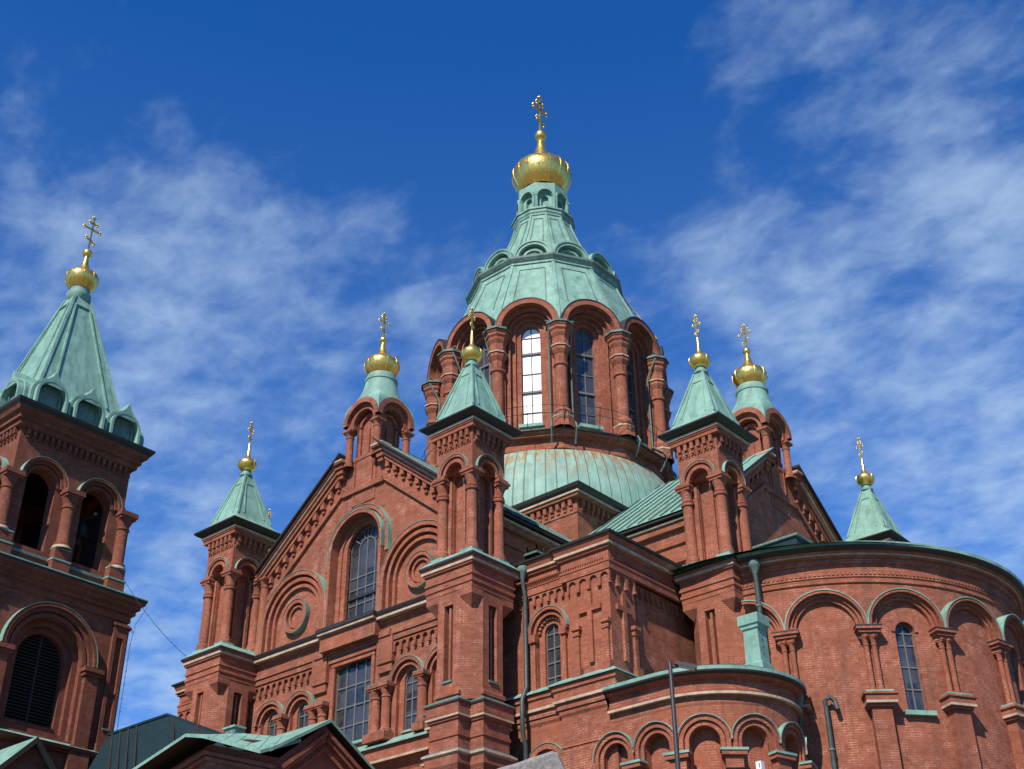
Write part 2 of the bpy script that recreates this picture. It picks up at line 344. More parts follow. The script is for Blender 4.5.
    def column(s, c, z0, z1, r, cap=.45, base=.25, n=14, m='brick', white=False, ab=1.9):
        x, y = c; zc = z1-cap
        s.lathe(c, [(r*1.45, z0), (r*1.45, z0+base*.45), (r*1.3, z0+base*.55), (r*1.3, z0+base*.8), (r*1.05, z0+base), (r, z0+base+.03), (r*.97, zc-.06),
                    (r*1.15, zc-.04), (r*1.15, zc), (r*.98, zc+.02), (r*1.02, zc+cap*.25), (r*1.35, zc+cap*.5), (r*1.4, zc+cap*.6)], n, m=m)
        for a, z_0, z_1, mm in ((1.4, .58, .72, m), (1.62, .72, .86, m), (ab, .86, 1.0, m)):
            s.box(x-r*a, x+r*a, y-r*a, y+r*a, zc+cap*z_0, zc+cap*z_1, mm)
        if white: s.box(x-r*1.72, x+r*1.72, y-r*1.72, y+r*1.72, zc+cap*.82, zc+cap*.88, 'cream_stone')
    def window(s, h, v, nx, rows, F=None, glass='glass', bw=.05, arcs=False):
        s.fill(h, v, glass, F); T, B = s.hole_edges(h); uc, hw, zb, zs, k = h
        for i in range(nx+1):
            u = uc-hw+2*hw*i/nx
            uu = min(max(u, uc-hw+.02), uc+hw-.02); zt = T(uu)
            if arcs and 0 < i < nx and abs(u-uc) > .01: zt = zs
            s.box(max(uc-hw, u-bw/2), min(uc+hw, u+bw/2), v-.02, v+.05, zb, zt, 'frame_paint', F)
        for z in rows:
            a = uc-hw; bq = uc+hw
            if z > zs and k == 'arch': d = math.sqrt(max(0, hw*hw-(z-zs)**2)); a, bq = uc-d, uc+d
            s.box(a, bq, v-.02, v+.045, z-bw/2, z+bw/2, 'frame_paint', F)
        s.box(uc-hw, uc+hw, v-.02, v+.06, zb, zb+bw, 'frame_paint', F)
        if k == 'arch':
            s.ring(uc, zs, hw-bw, hw, v-.02, v+.06, 'frame_paint', F=F)
            if arcs:
                q = hw*.5; s.ring(uc, zs, q-bw/2, q+bw/2, v-.02, v+.05, 'frame_paint', F=F)
                for a in (36, 72, 108, 144):
                    ca, sa = math.cos(R(a)), math.sin(R(a)); P = lambda r, w, vv: (uc+r*ca-w*sa, vv, zs+r*sa+w*ca)
                    s.face([P(q, -bw/2, v+.05), P(hw, -bw/2, v+.05), P(hw, bw/2, v+.05), P(q, bw/2, v+.05)], 'frame_paint', F=F)
    def build(s, name, parent=None, loc=(0, 0, 0), rot=0):
        me = bpy.data.meshes.new(name); me.from_pydata(s.v, [], s.f)
        names = list(dict.fromkeys(s.m))
        for k in names: me.materials.append(MAT[k])
        idx = {k: i for i, k in enumerate(names)}
        uvl = me.uv_layers.new(name='UVMap'); li = 0
        for p, k, sm_, uv in zip(me.polygons, s.m, s.sm, s.uv):
            p.material_index = idx[k]; p.use_smooth = sm_
            nrm = p.normal; hz = math.hypot(nrm.x, nrm.y)
            for q, vi in enumerate(p.vertices):
                if uv: uvl.data[p.loop_start+q].uv = uv[q]; continue
                c = s.v[vi]
                if hz > .3: t = (-nrm.y/hz, nrm.x/hz); uvl.data[p.loop_start+q].uv = (c[0]*t[0]+c[1]*t[1], c[2]/hz)
                else: uvl.data[p.loop_start+q].uv = (c[0], c[1])
        if any(s.sm):
            import bmesh
            bm = bmesh.new(); bm.from_mesh(me); bmesh.ops.remove_doubles(bm, verts=bm.verts, dist=1e-4)
            for e in bm.edges:
                if len(e.link_faces) == 2 and e.calc_face_angle(0) > R(38): e.smooth = False
            bm.to_mesh(me); bm.free()
        o = bpy.data.objects.new(name, me); col.objects.link(o); o.location = loc; o.rotation_euler = (0, 0, rot)
        if parent: o.parent = parent
        return o
def thing(name, label, cat, loc=(0, 0, 0), group=None):
    o = bpy.data.objects.new(name, None); col.objects.link(o); o.location = loc; o['label'] = label; o['category'] = cat
    if group: o['group'] = group
    return o
def tag(o, label, cat, group=None):
    o['label'] = label; o['category'] = cat
    if group: o['group'] = group
    return o
def copy_part(o, parent, loc=None, rot=None):
    c = o.copy(); col.objects.link(c); c.parent = parent
    if loc is not None: c.location = loc
    if rot is not None: c.rotation_euler = (0, 0, rot)
    for k in list(o.children):
        d = k.copy(); col.objects.link(d); d.parent = c
    return c
def rot2(p, a): return (p[0]*math.cos(a)-p[1]*math.sin(a), p[0]*math.sin(a)+p[1]*math.cos(a))
def wallF(D, ang=0):            # S-facing wall at distance D, turned by ang about the origin
    def F(u, v, z):
        x, y = rot2((u, -(D+v)), ang); return (x, y, z)
    return F
def sq(h): return [(-h, -h), (h, -h), (h, h), (-h, h)]
def rect(x0, x1, y0, y1): return [(x0, y0), (x1, y0), (x1, y1), (x0, y1)]
def chamf(h, c): return [(-h+c, -h), (h-c, -h), (h, -h+c), (h, h-c), (h-c, h), (-h+c, h), (-h, h-c), (-h, -h+c)]
def notch(h, k): return [(-h+k, -h), (h-k, -h), (h-k, -h+k), (h, -h+k), (h, h-k), (h-k, h-k), (h-k, h), (-h+k, h), (-h+k, h-k), (-h, h-k), (-h, -h+k), (-h+k, -h+k)]

# ------------------------------------------------------------------ ground
ZG = 6.5
def ground():
    b = MB(); n = 72; rs = [0, 12, 24, 34, 40, 44, 48, 52, 56, 60, 66, 75, 95, 140, 260, 600, 1800, 4500]
    def hz(x, y):
        r = math.hypot(x, y); t = min(1, max(0, (56-r)/18)); t = t*t*(3-2*t)
        return ZG*t + (0.35*math.sin(x*.31+1)*math.cos(y*.27)+.2*math.sin(x*.9)*math.sin(y*.8))*(1 if 34 < r < 70 else 0)*min(1, abs(t*(1-t))*4)
    for i in range(len(rs)-1):
        for k in range(n):
            q = []
            for r, a in ((rs[i], k), (rs[i+1], k), (rs[i+1], k+1), (rs[i], k+1)):
                x, y = r*math.cos(2*PI*a/n), r*math.sin(2*PI*a/n); q.append((x, y, hz(x, y)))
            if i == 0: q = q[1:] if False else [q[0], q[1], q[2]]
            b.face(q, 'hill_ground', True)
    o = b.build('ground'); o['kind'] = 'structure'
ground()

# ------------------------------------------------------------------ gold finial parts
def onion(b, c, z, r, zt, neck=.42, ribs=0, n=28):
    """bulb of radius r with its widest point at z, drawn out to a spike at zt"""
    P = [(r*neck, z-r*.80), (r*.66, z-r*.72), (r*.86, z-r*.48), (r*.98, z-r*.18), (r, z), (r*.98, z+r*.15), (r*.90, z+r*.30), (r*.76, z+r*.42), (r*.56, z+r*.53), (r*.40, z+r*.66), (r*.28, z+r*.88), (r*.19, z+r*1.2), (.10*r, zt)]
    b.lathe(c, P, n, m='gold')
    for k in range(ribs):
        a = 2*PI*k/ribs+.2
        b.tube([(c[0]+(q+.002*r)*math.cos(a), c[1]+(q+.002*r)*math.sin(a), zz) for q, zz in P[1:-3]], .012*r+.004, 'gold', 5)
def ball(b, c, z, r): b.lathe(c, [(r*math.cos(t), z+r*math.sin(t)) for t in [PI*(i/10-.5) for i in range(11)]], 16, m='gold')
def cross(b, c, z0, z1, w, t):
    """Orthodox cross, its arms running north-south"""
    x, y = c; H = z1-z0
    b.box(x-t/2, x+t/2, y-t/2, y+t/2, z0, z1, 'gold')
    def arm(zc, hw, tilt=0):
        b.bar((x, y-hw, zc+tilt), (x, y+hw, zc-tilt), t, t, 'gold')
        for s_ in (-1, 1):
            for dy, dz in ((0, 0), (-.6, 1.1), (-.6, -1.1)): ball(b, (x, y+s_*(hw+dy*t)), zc-s_*tilt+dz*t, t*.62)
    arm(z0+H*.62, w); arm(z0+H*.80, w*.5); arm(z0+H*.30, w*.55, w*.22)
    for dz, dy in ((0, 0), (-1.0, 1), (-1.0, -1)): ball(b, (x, y+dy*t), z1+dz*t, t*.72)

# ------------------------------------------------------------------ the cathedral
C = thing('cathedral', 'red brick cathedral with green copper roofs, gold onion domes and a tall central drum', 'cathedral', (0, 0, ZG))
L0 = (0, 0, -ZG)
TA, TL = 7.35, 14.2

def make_turret():
    b = MB(); T = []
    # stepped pedestal with notched corners
    b.sweep(notch(1.16, .62), [(.16, ZG-.4), (.16, 13.3), (.26, 13.5), (.26, 13.8, 'cream_stone'), (.34, 13.86, 'cream_stone'), (.34, 13.93, 'copper_old'), (.14, 14.05), (.14, 14.45), (.18, 14.47), (.18, 14.6), (.14, 14.62), (.14, 15.0),
                               (.2, 15.05), (.2, 15.14), (.26, 15.16), (.26, 15.6), (.31, 15.62, 'eave_metal'), (.31, 15.68, 'copper_old'), (.31, 15.72, 'copper_old'), (.0, 15.9), (.0, 15.95), (.06, 15.97), (.06, 16.1), (0, 16.14), (-.05, 16.2)])
    # chamfered shaft with a tall slot in each face
    cf = chamf(1.14, .6)
    for k in range(8):
        p, q = cf[k], cf[(k+1) % 8]
        if k % 2: b.face([(*p, 15.8), (*q, 15.8), (*q, 19.95), (*p, 19.95)])
    for k in range(4):
        F = wallF(1.14, k*PI/2); h = (0, .22, 16.55, 19.4, 'flat')
        b.panel(-.54, .54, 15.8, 20.0, [h], 0, F=F, depth=.26); b.fill(h, -.26, 'brick', F)
        b.box(-.05, .05, -.26, -.08, 16.6, 19.3, 'brick', F); b.box(-.24, .24, -.02, .05, 16.47, 16.55, 'copper_old', F)
        a = k*PI/2                                  # broach under the square
        P = lambda x, y, z: (*rot2((x, y), a), z)
        A_, B_, C_, T_ = P(.52, -1.15, 19.9), P(1.15, -.52, 19.9), P(1.15, -1.15, 19.9), P(.86, -.86, 19.2)
        A2, B2, C2 = P(.52, -1.15, 19.62), P(1.15, -.52, 19.62), P(1.15, -1.15, 19.62)
        b.face([A_, A2, C2, C_], 'brick'); b.face([C_, C2, B2, B_], 'brick'); b.face([A2, T_, C2], 'brick'); b.face([C2, T_, B2], 'brick')
    b.sweep(sq(1.14), [(.02, 19.88), (.02, 20.05), (.06, 20.08), (.06, 20.2), (.02, 20.22), (.02, 20.34), (.07, 20.36), (.07, 20.46), (.04, 20.48), (.04, 20.72), (.12, 20.76), (.12, 20.84)])
    b.sweep(sq(1.14), [(.15, 20.94), (.19, 20.98), (.22, 21.02, 'eave_metal'), (.25, 21.04, 'eave_metal'), (.25, 21.13, 'copper'), (-.04, 21.40, 'copper'), (-.5, 21.4, 'copper')])
    # upper stage: core with a blind niche per face, four corner columns, arches between them
    for k in range(4):
        F = wallF(.66, k*PI/2); h = (0, .28, 21.5, 24.7, 'arch')
        b.panel(-.66, .66, 21.25, 25.6, [h], 0, F=F, depth=.16); b.fill(h, -.16, 'brick', F)
        b.box(-.42, -.30, 0, .1, 21.3, 24.75, 'brick', F); b.box(.30, .42, 0, .1, 21.3, 24.75, 'brick', F)
        F = wallF(.94, k*PI/2); h = (0, .44, 24.6, 24.95, 'arch')
        b.panel(-.94, .94, 24.95, 26.15, [h], 0, F=F); b.reveal(h, 0, -.3, 'brick', F, sill=False)
        b.ring(0, 24.95, .44, .58, 0, .06, F=F); b.ring(0, 24.95, .66, .76, 0, .10, top='copper', F=F)
        b.dentils(-.9, .9, 6, 26.15, 26.62, .17, F)
        b.dentils(-.9, .9, 12, 26.02, 26.15, .06, F)
    b.face([(-.94, -.94, 24.95), (.94, -.94, 24.95), (.94, .94, 24.95), (-.94, .94, 24.95)], 'brick')
    b.sweep(sq(.94), [(0, 26.14), (.02, 26.3), (.02, 26.62), (.2, 26.63), (.2, 26.78), (.24, 26.80), (.24, 26.88)])
    t = b.build('turret', C, (TA, -TL, -ZG))
    b = MB(); b.sweep(sq(1.14), [(.1, 20.83), (.17, 20.84), (.17, 20.94), (.1, 20.95)], m='cream_stone'); b.build('string_course', t); b = MB()
    b.sweep(sq(.94), [(.2, 26.87), (.29, 26.88), (.29, 26.97), (.2, 26.98)], m='cream_stone')
    b.build('string_course', t); b = MB(); b.sweep(notch(1.16, .62), [(.2, 15.13), (.265, 15.14), (.265, 15.21), (.2, 15.22)], m='cream_stone'); b.build('string_course', t)
    b = MB(); b.sweep(sq(.94), [(.2, 26.98), (.44, 27.06), (.56, 27.16), (.57, 27.22), (.3, 27.24)], m='eave_metal'); b.build('eave', t)
    for k in range(4):
        x, y = rot2((.76, -.76), k*PI/2)
        b = MB(); b.column((x, y), 21.5, 24.96, .215, .75, .3, ab=1.35)
        b.lathe((x, y), [(.25, 24.0), (.27, 24.03), (.27, 24.12), (.22, 24.14)], 14); b.box(x-.3, x+.3, y-.3, y+.3, 21.26, 21.5, 'copper'); b.build('corner_column', t)
    b = MB(); q = math.sqrt(2)
    b.lathe((0, 0), [(1.49*q, 27.225), (1.06*q, 27.55), (.98*q, 27.72), (.22*q, 30.22), (.17*q, 30.3)], 4, PI/4, 'copper', False)
    b.lathe((0, 0), [(.2, 30.2), (.30, 30.28), (.30, 30.36), (.22, 30.4), (.20, 30.52), (.22, 30.6)], 16, m='copper')
    for k in range(4):
        a = k*PI/2
        def S(u, s_): h = .98+(.22-.98)*s_; x, y = rot2((u*h, -h-.012), a); return (x, y, 27.72+2.5*s_)
        nn = rot2((0, -1), a); nn = (nn[0], nn[1], .3)
        for p0, p1 in ((S(-.62, .06), S(-.62, .80)), (S(.62, .06), S(.62, .80)), (S(-.62, .80), S(.62, .80))): b.bar(p0, p1, .05, .05, 'copper', nn)
        for sg in (-1,): b.bar(S(sg*.99, 0), S(sg*.99, 1), .09, .06, 'copper', nn)
    b.build('spire_roof', t)
    b = MB(); onion(b, (0, 0), 30.94, .46, 32.1, .5, 6); b.build('onion_dome', t)
    b = MB(); cross(b, (0, 0), 32.0, 33.28, .19, .055); b.build('cross', t)
    return t
turret = make_turret()
for k in range(4):
    for sx in (1, -1):
        if k == 0 and sx == 1: continue
        copy_part(turret, C, (*rot2((sx*TA, -TL), k*PI/2), -ZG), k*PI/2)

# ---- gabled arm of the cross (south), then copies for the others
DF = 13.2
APEX, SLOPE = 30.3, .80
def rake_pts(off): return [(-6.45, APEX-SLOPE*6.45+off), (-1.3, APEX-SLOPE*1.3+off), (1.3, APEX-SLOPE*1.3+off), (6.45, APEX-SLOPE*6.45+off)]
def rakebox(b, F, u0, u1, o0, o1, v0, v1, m, top=None, sides=(-1, 1)):
    for s_ in sides:
        P = lambda u, o, v: (s_*u, v, APEX-SLOPE*u+o)
        q = [(P(u0, o0, v1), P(u1, o0, v1), P(u1, o1, v1), P(u0, o1, v1), m), (P(u0, o1, v0), P(u0, o1, v1), P(u1, o1, v1), P(u1, o1, v0), top or m),
             (P(u0, o0, v0), P(u1, o0, v0), P(u1, o0, v1), P(u0, o0, v1), m), (P(u0, o0, v0), P(u0, o0, v1), P(u0, o1, v1), P(u0, o1, v0), m), (P(u1, o0, v0), P(u1, o1, v0), P(u1, o1, v1), P(u1, o0, v1), m)]
        for *p, mm in q: b.face(p if s_ > 0 else p[::-1], mm, F=F)
def make_arm(plain=False):                # plain: the gable above the apse roof has no openings
    F = wallF(DF); b = MB(F)
    gable = lambda u: min(28.9, APEX-.35-SLOPE*abs(u))
    if plain: b.panel(-6.7, 6.7, 21.1, gable, (), 0, F=F)
    else:
        HWIN = (0, 1.5, 21.1, 24.65, 'arch')
        b.panel(-6.7, 0, 21.1, gable, [(-.0001, 1.5, 21.1, 24.65, 'arch')], 0, F=F); b.panel(0, 6.7, 21.1, gable, [(.0001, 1.5, 21.1, 24.65, 'arch')], 0, F=F)
        b.reveal(HWIN, 0, -.08, F=F)
        b.panel(-1.5, 1.5, 21.1, 26.2, [(0, 1.27, 21.1, 24.7, 'arch')], -.08, F=F); b.reveal((0, 1.27, 21.1, 24.7, 'arch'), -.08, -.15, F=F)
        b.panel(-1.3, 1.3, 21.1, 26.0, [(0, 1.02, 21.2, 24.78, 'arch')], -.15, F=F); b.reveal((0, 1.02, 21.2, 24.78, 'arch'), -.15, -.32, F=F)
        b.ring(0, 24.65, 1.5, 1.66, 0, .38, top='copper', F=F, leg=3.5, tl=.5, n=24); b.ring(0, 24.65, 1.74, 1.93, 0, .24, top='copper', F=F, leg=.7, tl=.7, n=24)
        for s_ in (-1, 1):                                   # blind arches with an oculus
            uc, zs = s_*3.8, 22.4
            b.ring(uc, zs, 1.94, 2.13, 0, .36, top='copper', F=F, leg=1.2, tl=1.2, n=26)
            b.ring(uc, zs, 1.68, 1.84, 0, .26, F=F, leg=1.2); b.ring(uc, zs, 1.42, 1.56, 0, .16, F=F, leg=1.2)
            b.ring(uc, 22.5, .60, .76, 0, .22, top='copper_old', n=28, a1=2*PI, F=F); b.ring(uc, 22.5, .42, .52, 0, .12, n=24, a1=2*PI, F=F)
            b.fill((uc, .42, 0, 22.5, 'round'), .01, 'brick', F)
    # raking cornice
    rakebox(b, F, 1.25, 6.5, -1.75, -1.5, 0, .14, 'brick'); b.box(-1.3, 1.3, 0, .14, 27.42, 27.68, 'brick')
    rakebox(b, F, 1.25, 6.5, -.72, -.52, 0, .24, 'brick')
    rakebox(b, F, 1.25, 6.55, -.50, -.30, 0, .34, 'brick')
    rakebox(b, F, 1.2, 6.6, -.20, -.08, 0, .52, 'brick')
    n = 11
    for i in range(n):
        u = 1.6+(6.3-1.6)*i/(n-1)
        for s_ in (-1, 1):
            P = APEX-SLOPE*u
            b.box(s_*u-.11, s_*u+.11, 0, .20, P-1.02, P-.66, 'brick'); b.box(s_*u-.08, s_*u+.08, 0, .11, P-1.2, P-1.02, 'brick')
    for s_ in (-1, 1):                                   # kneelers at the kiosk
        u = s_*1.28; P = APEX-SLOPE*1.28
        for dz, w, v in ((-.95, .14, .3), (-.75, .2, .38), (-.52, .28, .46)): b.box(u-w, u+w, 0, v, P+dz, P+dz+.2, 'brick')
        b.box(u-.36, u+.36, 0, .58, P-.32, P-.25, 'brick')
    # below the main cornice
    big = (0, 1.12, 16.2, 19.45, 'seg'); holes = [big]
    for s_ in (-1, 1):
        for q in (3.18, 5.1): holes.append((s_*q, .62, 15.9, 18.05, 'arch'))
    b.panel(-6.7, 6.7, ZG-.4, 21.1, holes, 0, F=F)
    b.reveal(big, 0, -.26, F=F)
    for h in holes[1:]:
        b.reveal(h, 0, -.16, F=F); hh = (h[0], .36, 16.15, 18.15, 'arch')
        b.panel(h[0]-.62, h[0]+.62, 15.9, 18.7, [hh], -.16, F=F, depth=.25)
        b.ring(h[0], 18.05, .62, .72, 0, .06, F=F); b.ring(h[0], 18.05, .80, .95, -.0, .16, top='copper', F=F)
    b.box(-1.3, 1.3, 0, .1, 19.56, 19.74, 'brick'); b.box(-1.42, 1.42, 0, .16, 19.74, 19.9, 'brick'); b.box(-1.35, 1.35, 0, .2, 19.9, 19.95, 'eave_metal')
    for s_ in (-1, 1): b.box(s_*1.19-.09, s_*1.19+.09, 0, .08, 16, 19.56, 'brick')
    for s_ in (-1, 1):
        a, c = sorted((s_*2.4, s_*6.3)); b.lombard(a, c, 10, 19.80, .34, .12, F)
        a, c = sorted((s_*1.5, s_*2.4)); b.box(a, c, 0, .2, 19.0, 20.1, 'brick'); b.box(a+.06, c-.06, 0, .13, 18.65, 19.0, 'brick'); b.box(a+.12, c-.12, 0, .26, 20.1, 20.36, 'brick')
        a, c = sorted((s_*1.28, s_*2.48)); b.box(a, c, 0, .52, 15.82, 16.15, 'brick', top='copper')
        b.box(s_*4.14-.3, s_*4.14+.3, 0, .42, 15.82, 16.12, 'brick', top='copper')
    P = [(-6.3, -DF), (6.3, -DF)]
    b.sweep(P, [(.0, 19.86), (.14, 19.88), (.14, 20.1), (.2, 20.12), (.2, 20.24), (.15, 20.26), (.15, 20.6), (.26, 20.66), (.26, 20.8)], False, F=lambda x, y, z: (x, y, z))
    b.sweep(P, [(.4, 20.9), (.48, 20.93), (.52, 21.0, 'eave_metal'), (.55, 21.07, 'eave_metal'), (.55, 21.11, 'copper'), (-.05, 21.45, 'copper')], False, F=lambda x, y, z: (x, y, z), m='eave_metal')
    b.box(-1.75, 1.75, 0, .72, 21.0, 21.16, 'eave_metal', top='copper'); b.box(-1.7, 1.7, 0, .66, 20.88, 21.0, 'cream_stone'); b.box(-1.66, 1.66, 0, .5, 20.2, 20.88, 'brick')
    b.sweep(P, [(0, 14.6), (.16, 14.9), (.3, 15.0)], False, F=lambda x, y, z: (x, y, z))
    b.sweep(P, [(.3, 15.1), (.34, 15.12), (.34, 15.5), (.42, 15.52, 'eave_metal'), (.46, 15.57, 'copper'), (.46, 15.62, 'copper'), (0, 15.95, 'copper')], False, F=lambda x, y, z: (x, y, z))
    g = b.build('gable_wall', C, L0)
    P = [(-6.3, -DF), (6.3, -DF)]
    for pr in ([(.2, 20.79), (.47, 20.80), (.47, 20.9), (.2, 20.91)], [(.2, 15.0), (.38, 15.01), (.38, 15.1), (.2, 15.11)]):
        b = MB(); b.sweep(P, pr, False, 'cream_stone'); b.build('string_course', g)
    for sd in ((-1,), (1,)):
        b = MB(); rakebox(b, F, 1.24, 6.58, -.30, -.20, 0, .44, 'cream_stone', sides=sd)
        for s_ in sd: b.box(*sorted((s_*.94, s_*1.66)), 0, .62, APEX-SLOPE*1.28-.25, APEX-SLOPE*1.28-.16, 'cream_stone', F)
        b.build('rake_string', g)
        b = MB(F); rakebox(b, F, 1.1, 6.7, -.08, .03, -.4, .66, 'eave_metal', 'copper', sides=sd); b.build('verge', g)
    if not plain: b = MB(F); b.window((0, 1.02, 21.2, 24.78, 'arch'), -.44, 4, (21.75, 22.3, 23.0, 23.55), arcs=True); b.box(-1.02, 1.02, -.44, -.34, 22.56, 22.68, 'iron', F); b.build('window', g)
    b = MB(F); b.window((0, 1.12, 16.2, 19.45, 'seg'), -.2, 4, (17.0, 17.8, 18.65), bw=.06); b.box(-1.2, 1.2, -.2, .14, 16.1, 16.2, 'copper', F); b.build('window', g)
    for s_ in (-1, 1):
        for q in (3.18, 5.1):
            b = MB(F); b.window((s_*q, .36, 16.15, 18.15, 'arch'), -.3, 2, (16.75, 17.4, 18.05)); b.box(s_*q-.42, s_*q+.42, -.36, -.1, 16.08, 16.16, 'copper', F); b.build('window', g)
        for q in (1.58, 2.16, 4.14):
            b = MB(); b.column((s_*q, -DF-.16), 16.12, 18.1, .19, .5, .2, ab=1.5); b.box(s_*q-.28, s_*q+.28, -DF-.44, -DF, 18.1, 18.14, 'copper_old'); b.build('facade_column', g)
        b = MB(); b.column((s_*6.15, -DF-.14), 21.2, 24.9, .2, .4, .2, ab=1.4); b.build('facade_column', g)
    # roof and side walls of the arm
    b = MB()
    for s_ in (-1, 1):
        q = [(0, -12.0, APEX), (0, 0, APEX), (s_*7.15, 0, APEX-SLOPE*7.15), (s_*7.15, -12.0, APEX-SLOPE*7.15)]; b.face(q, 'copper_seam'); b.face([(s_*1.2, -DF-.1, APEX-SLOPE*1.2), (s_*1.2, -12.0, APEX-SLOPE*1.2), (s_*7.15, -12.0, APEX-SLOPE*7.15), (s_*7.15, -DF-.1, APEX-SLOPE*7.15)], 'copper_seam')
        for i in range(24):                                       # standing seams
            y = -DF+.1+i*.56; u0 = 1.25 if y < -11.7 else .05
            b.bar((s_*u0, y, APEX-SLOPE*u0+.02), (s_*7.1, y, APEX-SLOPE*7.1+.02), .035, .09, 'copper_old', (s_*.62, 0, .78))
    r = b.build('arm_roof', C, L0); w = []
    for s_ in (-1, 1):
        b = MB()
        F3 = lambda u, v, z, s_=s_: (s_*(6.75+v), -u if s_ < 0 else -u, z)
        b.panel(4, DF, 20, 24.6, (), 0, F=F3); b.box(4, DF, 0, .1, 23.3, 23.42, 'brick', F3); b.box(4, DF, 0, .14, 22.5, 22.6, 'brick', F3)
        b.box(4, DF-.2, 0, .2, 23.95, 24.2, 'brick', F3); b.box(4, DF-.2, 0, .3, 24.24, 24.32, 'cream_stone', F3); b.box(4, DF-.2, .0, .44, 24.40, 24.47, 'eave_metal', F3, top='copper')
        w.append(b.build('arm_wall', C, L0))
    # kiosk on the ridge
    kc = (0, -12.5); b = MB()
    def K(D, a):
        f = wallF(D, a); return lambda u, v, z: (f(u, v, z)[0]+kc[0], f(u, v, z)[1]+kc[1], z)
    for k in range(4):
        F = K(.78, k*PI/2)
        b.fill((0, .8, 27.2, 30.78, 'arch'), -.22, 'brick', F)
        for sg in (-1, 1): b.box(*sorted((sg*.42, sg*.56)), -.22, -.1, 28, 30.7, 'brick', F)
        b.ring(0, 30.78, .4, .54, -.25, -.08, F=F); b.ring(0, 30.82, .64, .90, -.4, .2, F=F, groin=.78); b.ring(0, 30.82, .90, 1.14, -.7, .40, F=F, n=22, top='eave_metal', groin=.78)
        b.box(-.1, .1, -.25, -.14, 29, 30.6, 'brick', F)
        for sg in (-1, 1): b.box(*sorted((sg*.76, sg*1.02)), -.2, .28, 30.62, 30.78, 'brick', F)
    b.sweep([(p[0]+kc[0], p[1]+kc[1]) for p in sq(.74)], [(0, 26.8), (0, 29.0), (.04, 29.05), (.04, 29.2), (-.3, 29.25)])
    kk = b.build('kiosk', C, L0)
    for k in range(4):
        x, y = rot2((.9, -.9), k*PI/2); b = MB(); b.column((x+kc[0], y+kc[1]), 28.75, 30.62, .17, .34, .2, ab=1.5); b.build('kiosk_column', kk)
    b = MB(); b.hooded(4, [(1.14, 30.82), (1.12, 31.5), (1.05, 31.95), (.94, 32.35), (.84, 32.7), (.77, 33.0), (.74, 33.22)], 30.82, 1.14, kc, c0=31.7, c1=32.6); b.lathe(kc, [(.72, 33.22), (.78, 33.24), (.78, 33.36), (.7, 33.4), (.7, 33.5), (.66, 33.62)], 28, m='copper'); b.build('kiosk_roof', kk)
    b = MB(); onion(b, kc, 34.23, .84, 35.62, .62, 10, 32); ball(b, kc, 35.72, .19); b.build('onion_dome', kk)
    b = MB(); cross(b, kc, 35.85, 37.3, .34, .06); b.build('cross', kk)
    return g, r, *w, kk
ARM = make_arm()
for k in (2, 3):
    for p in ARM: copy_part(p, C, None, k*PI/2)
for p in make_arm(True): p.rotation_euler = (0, 0, PI/2)

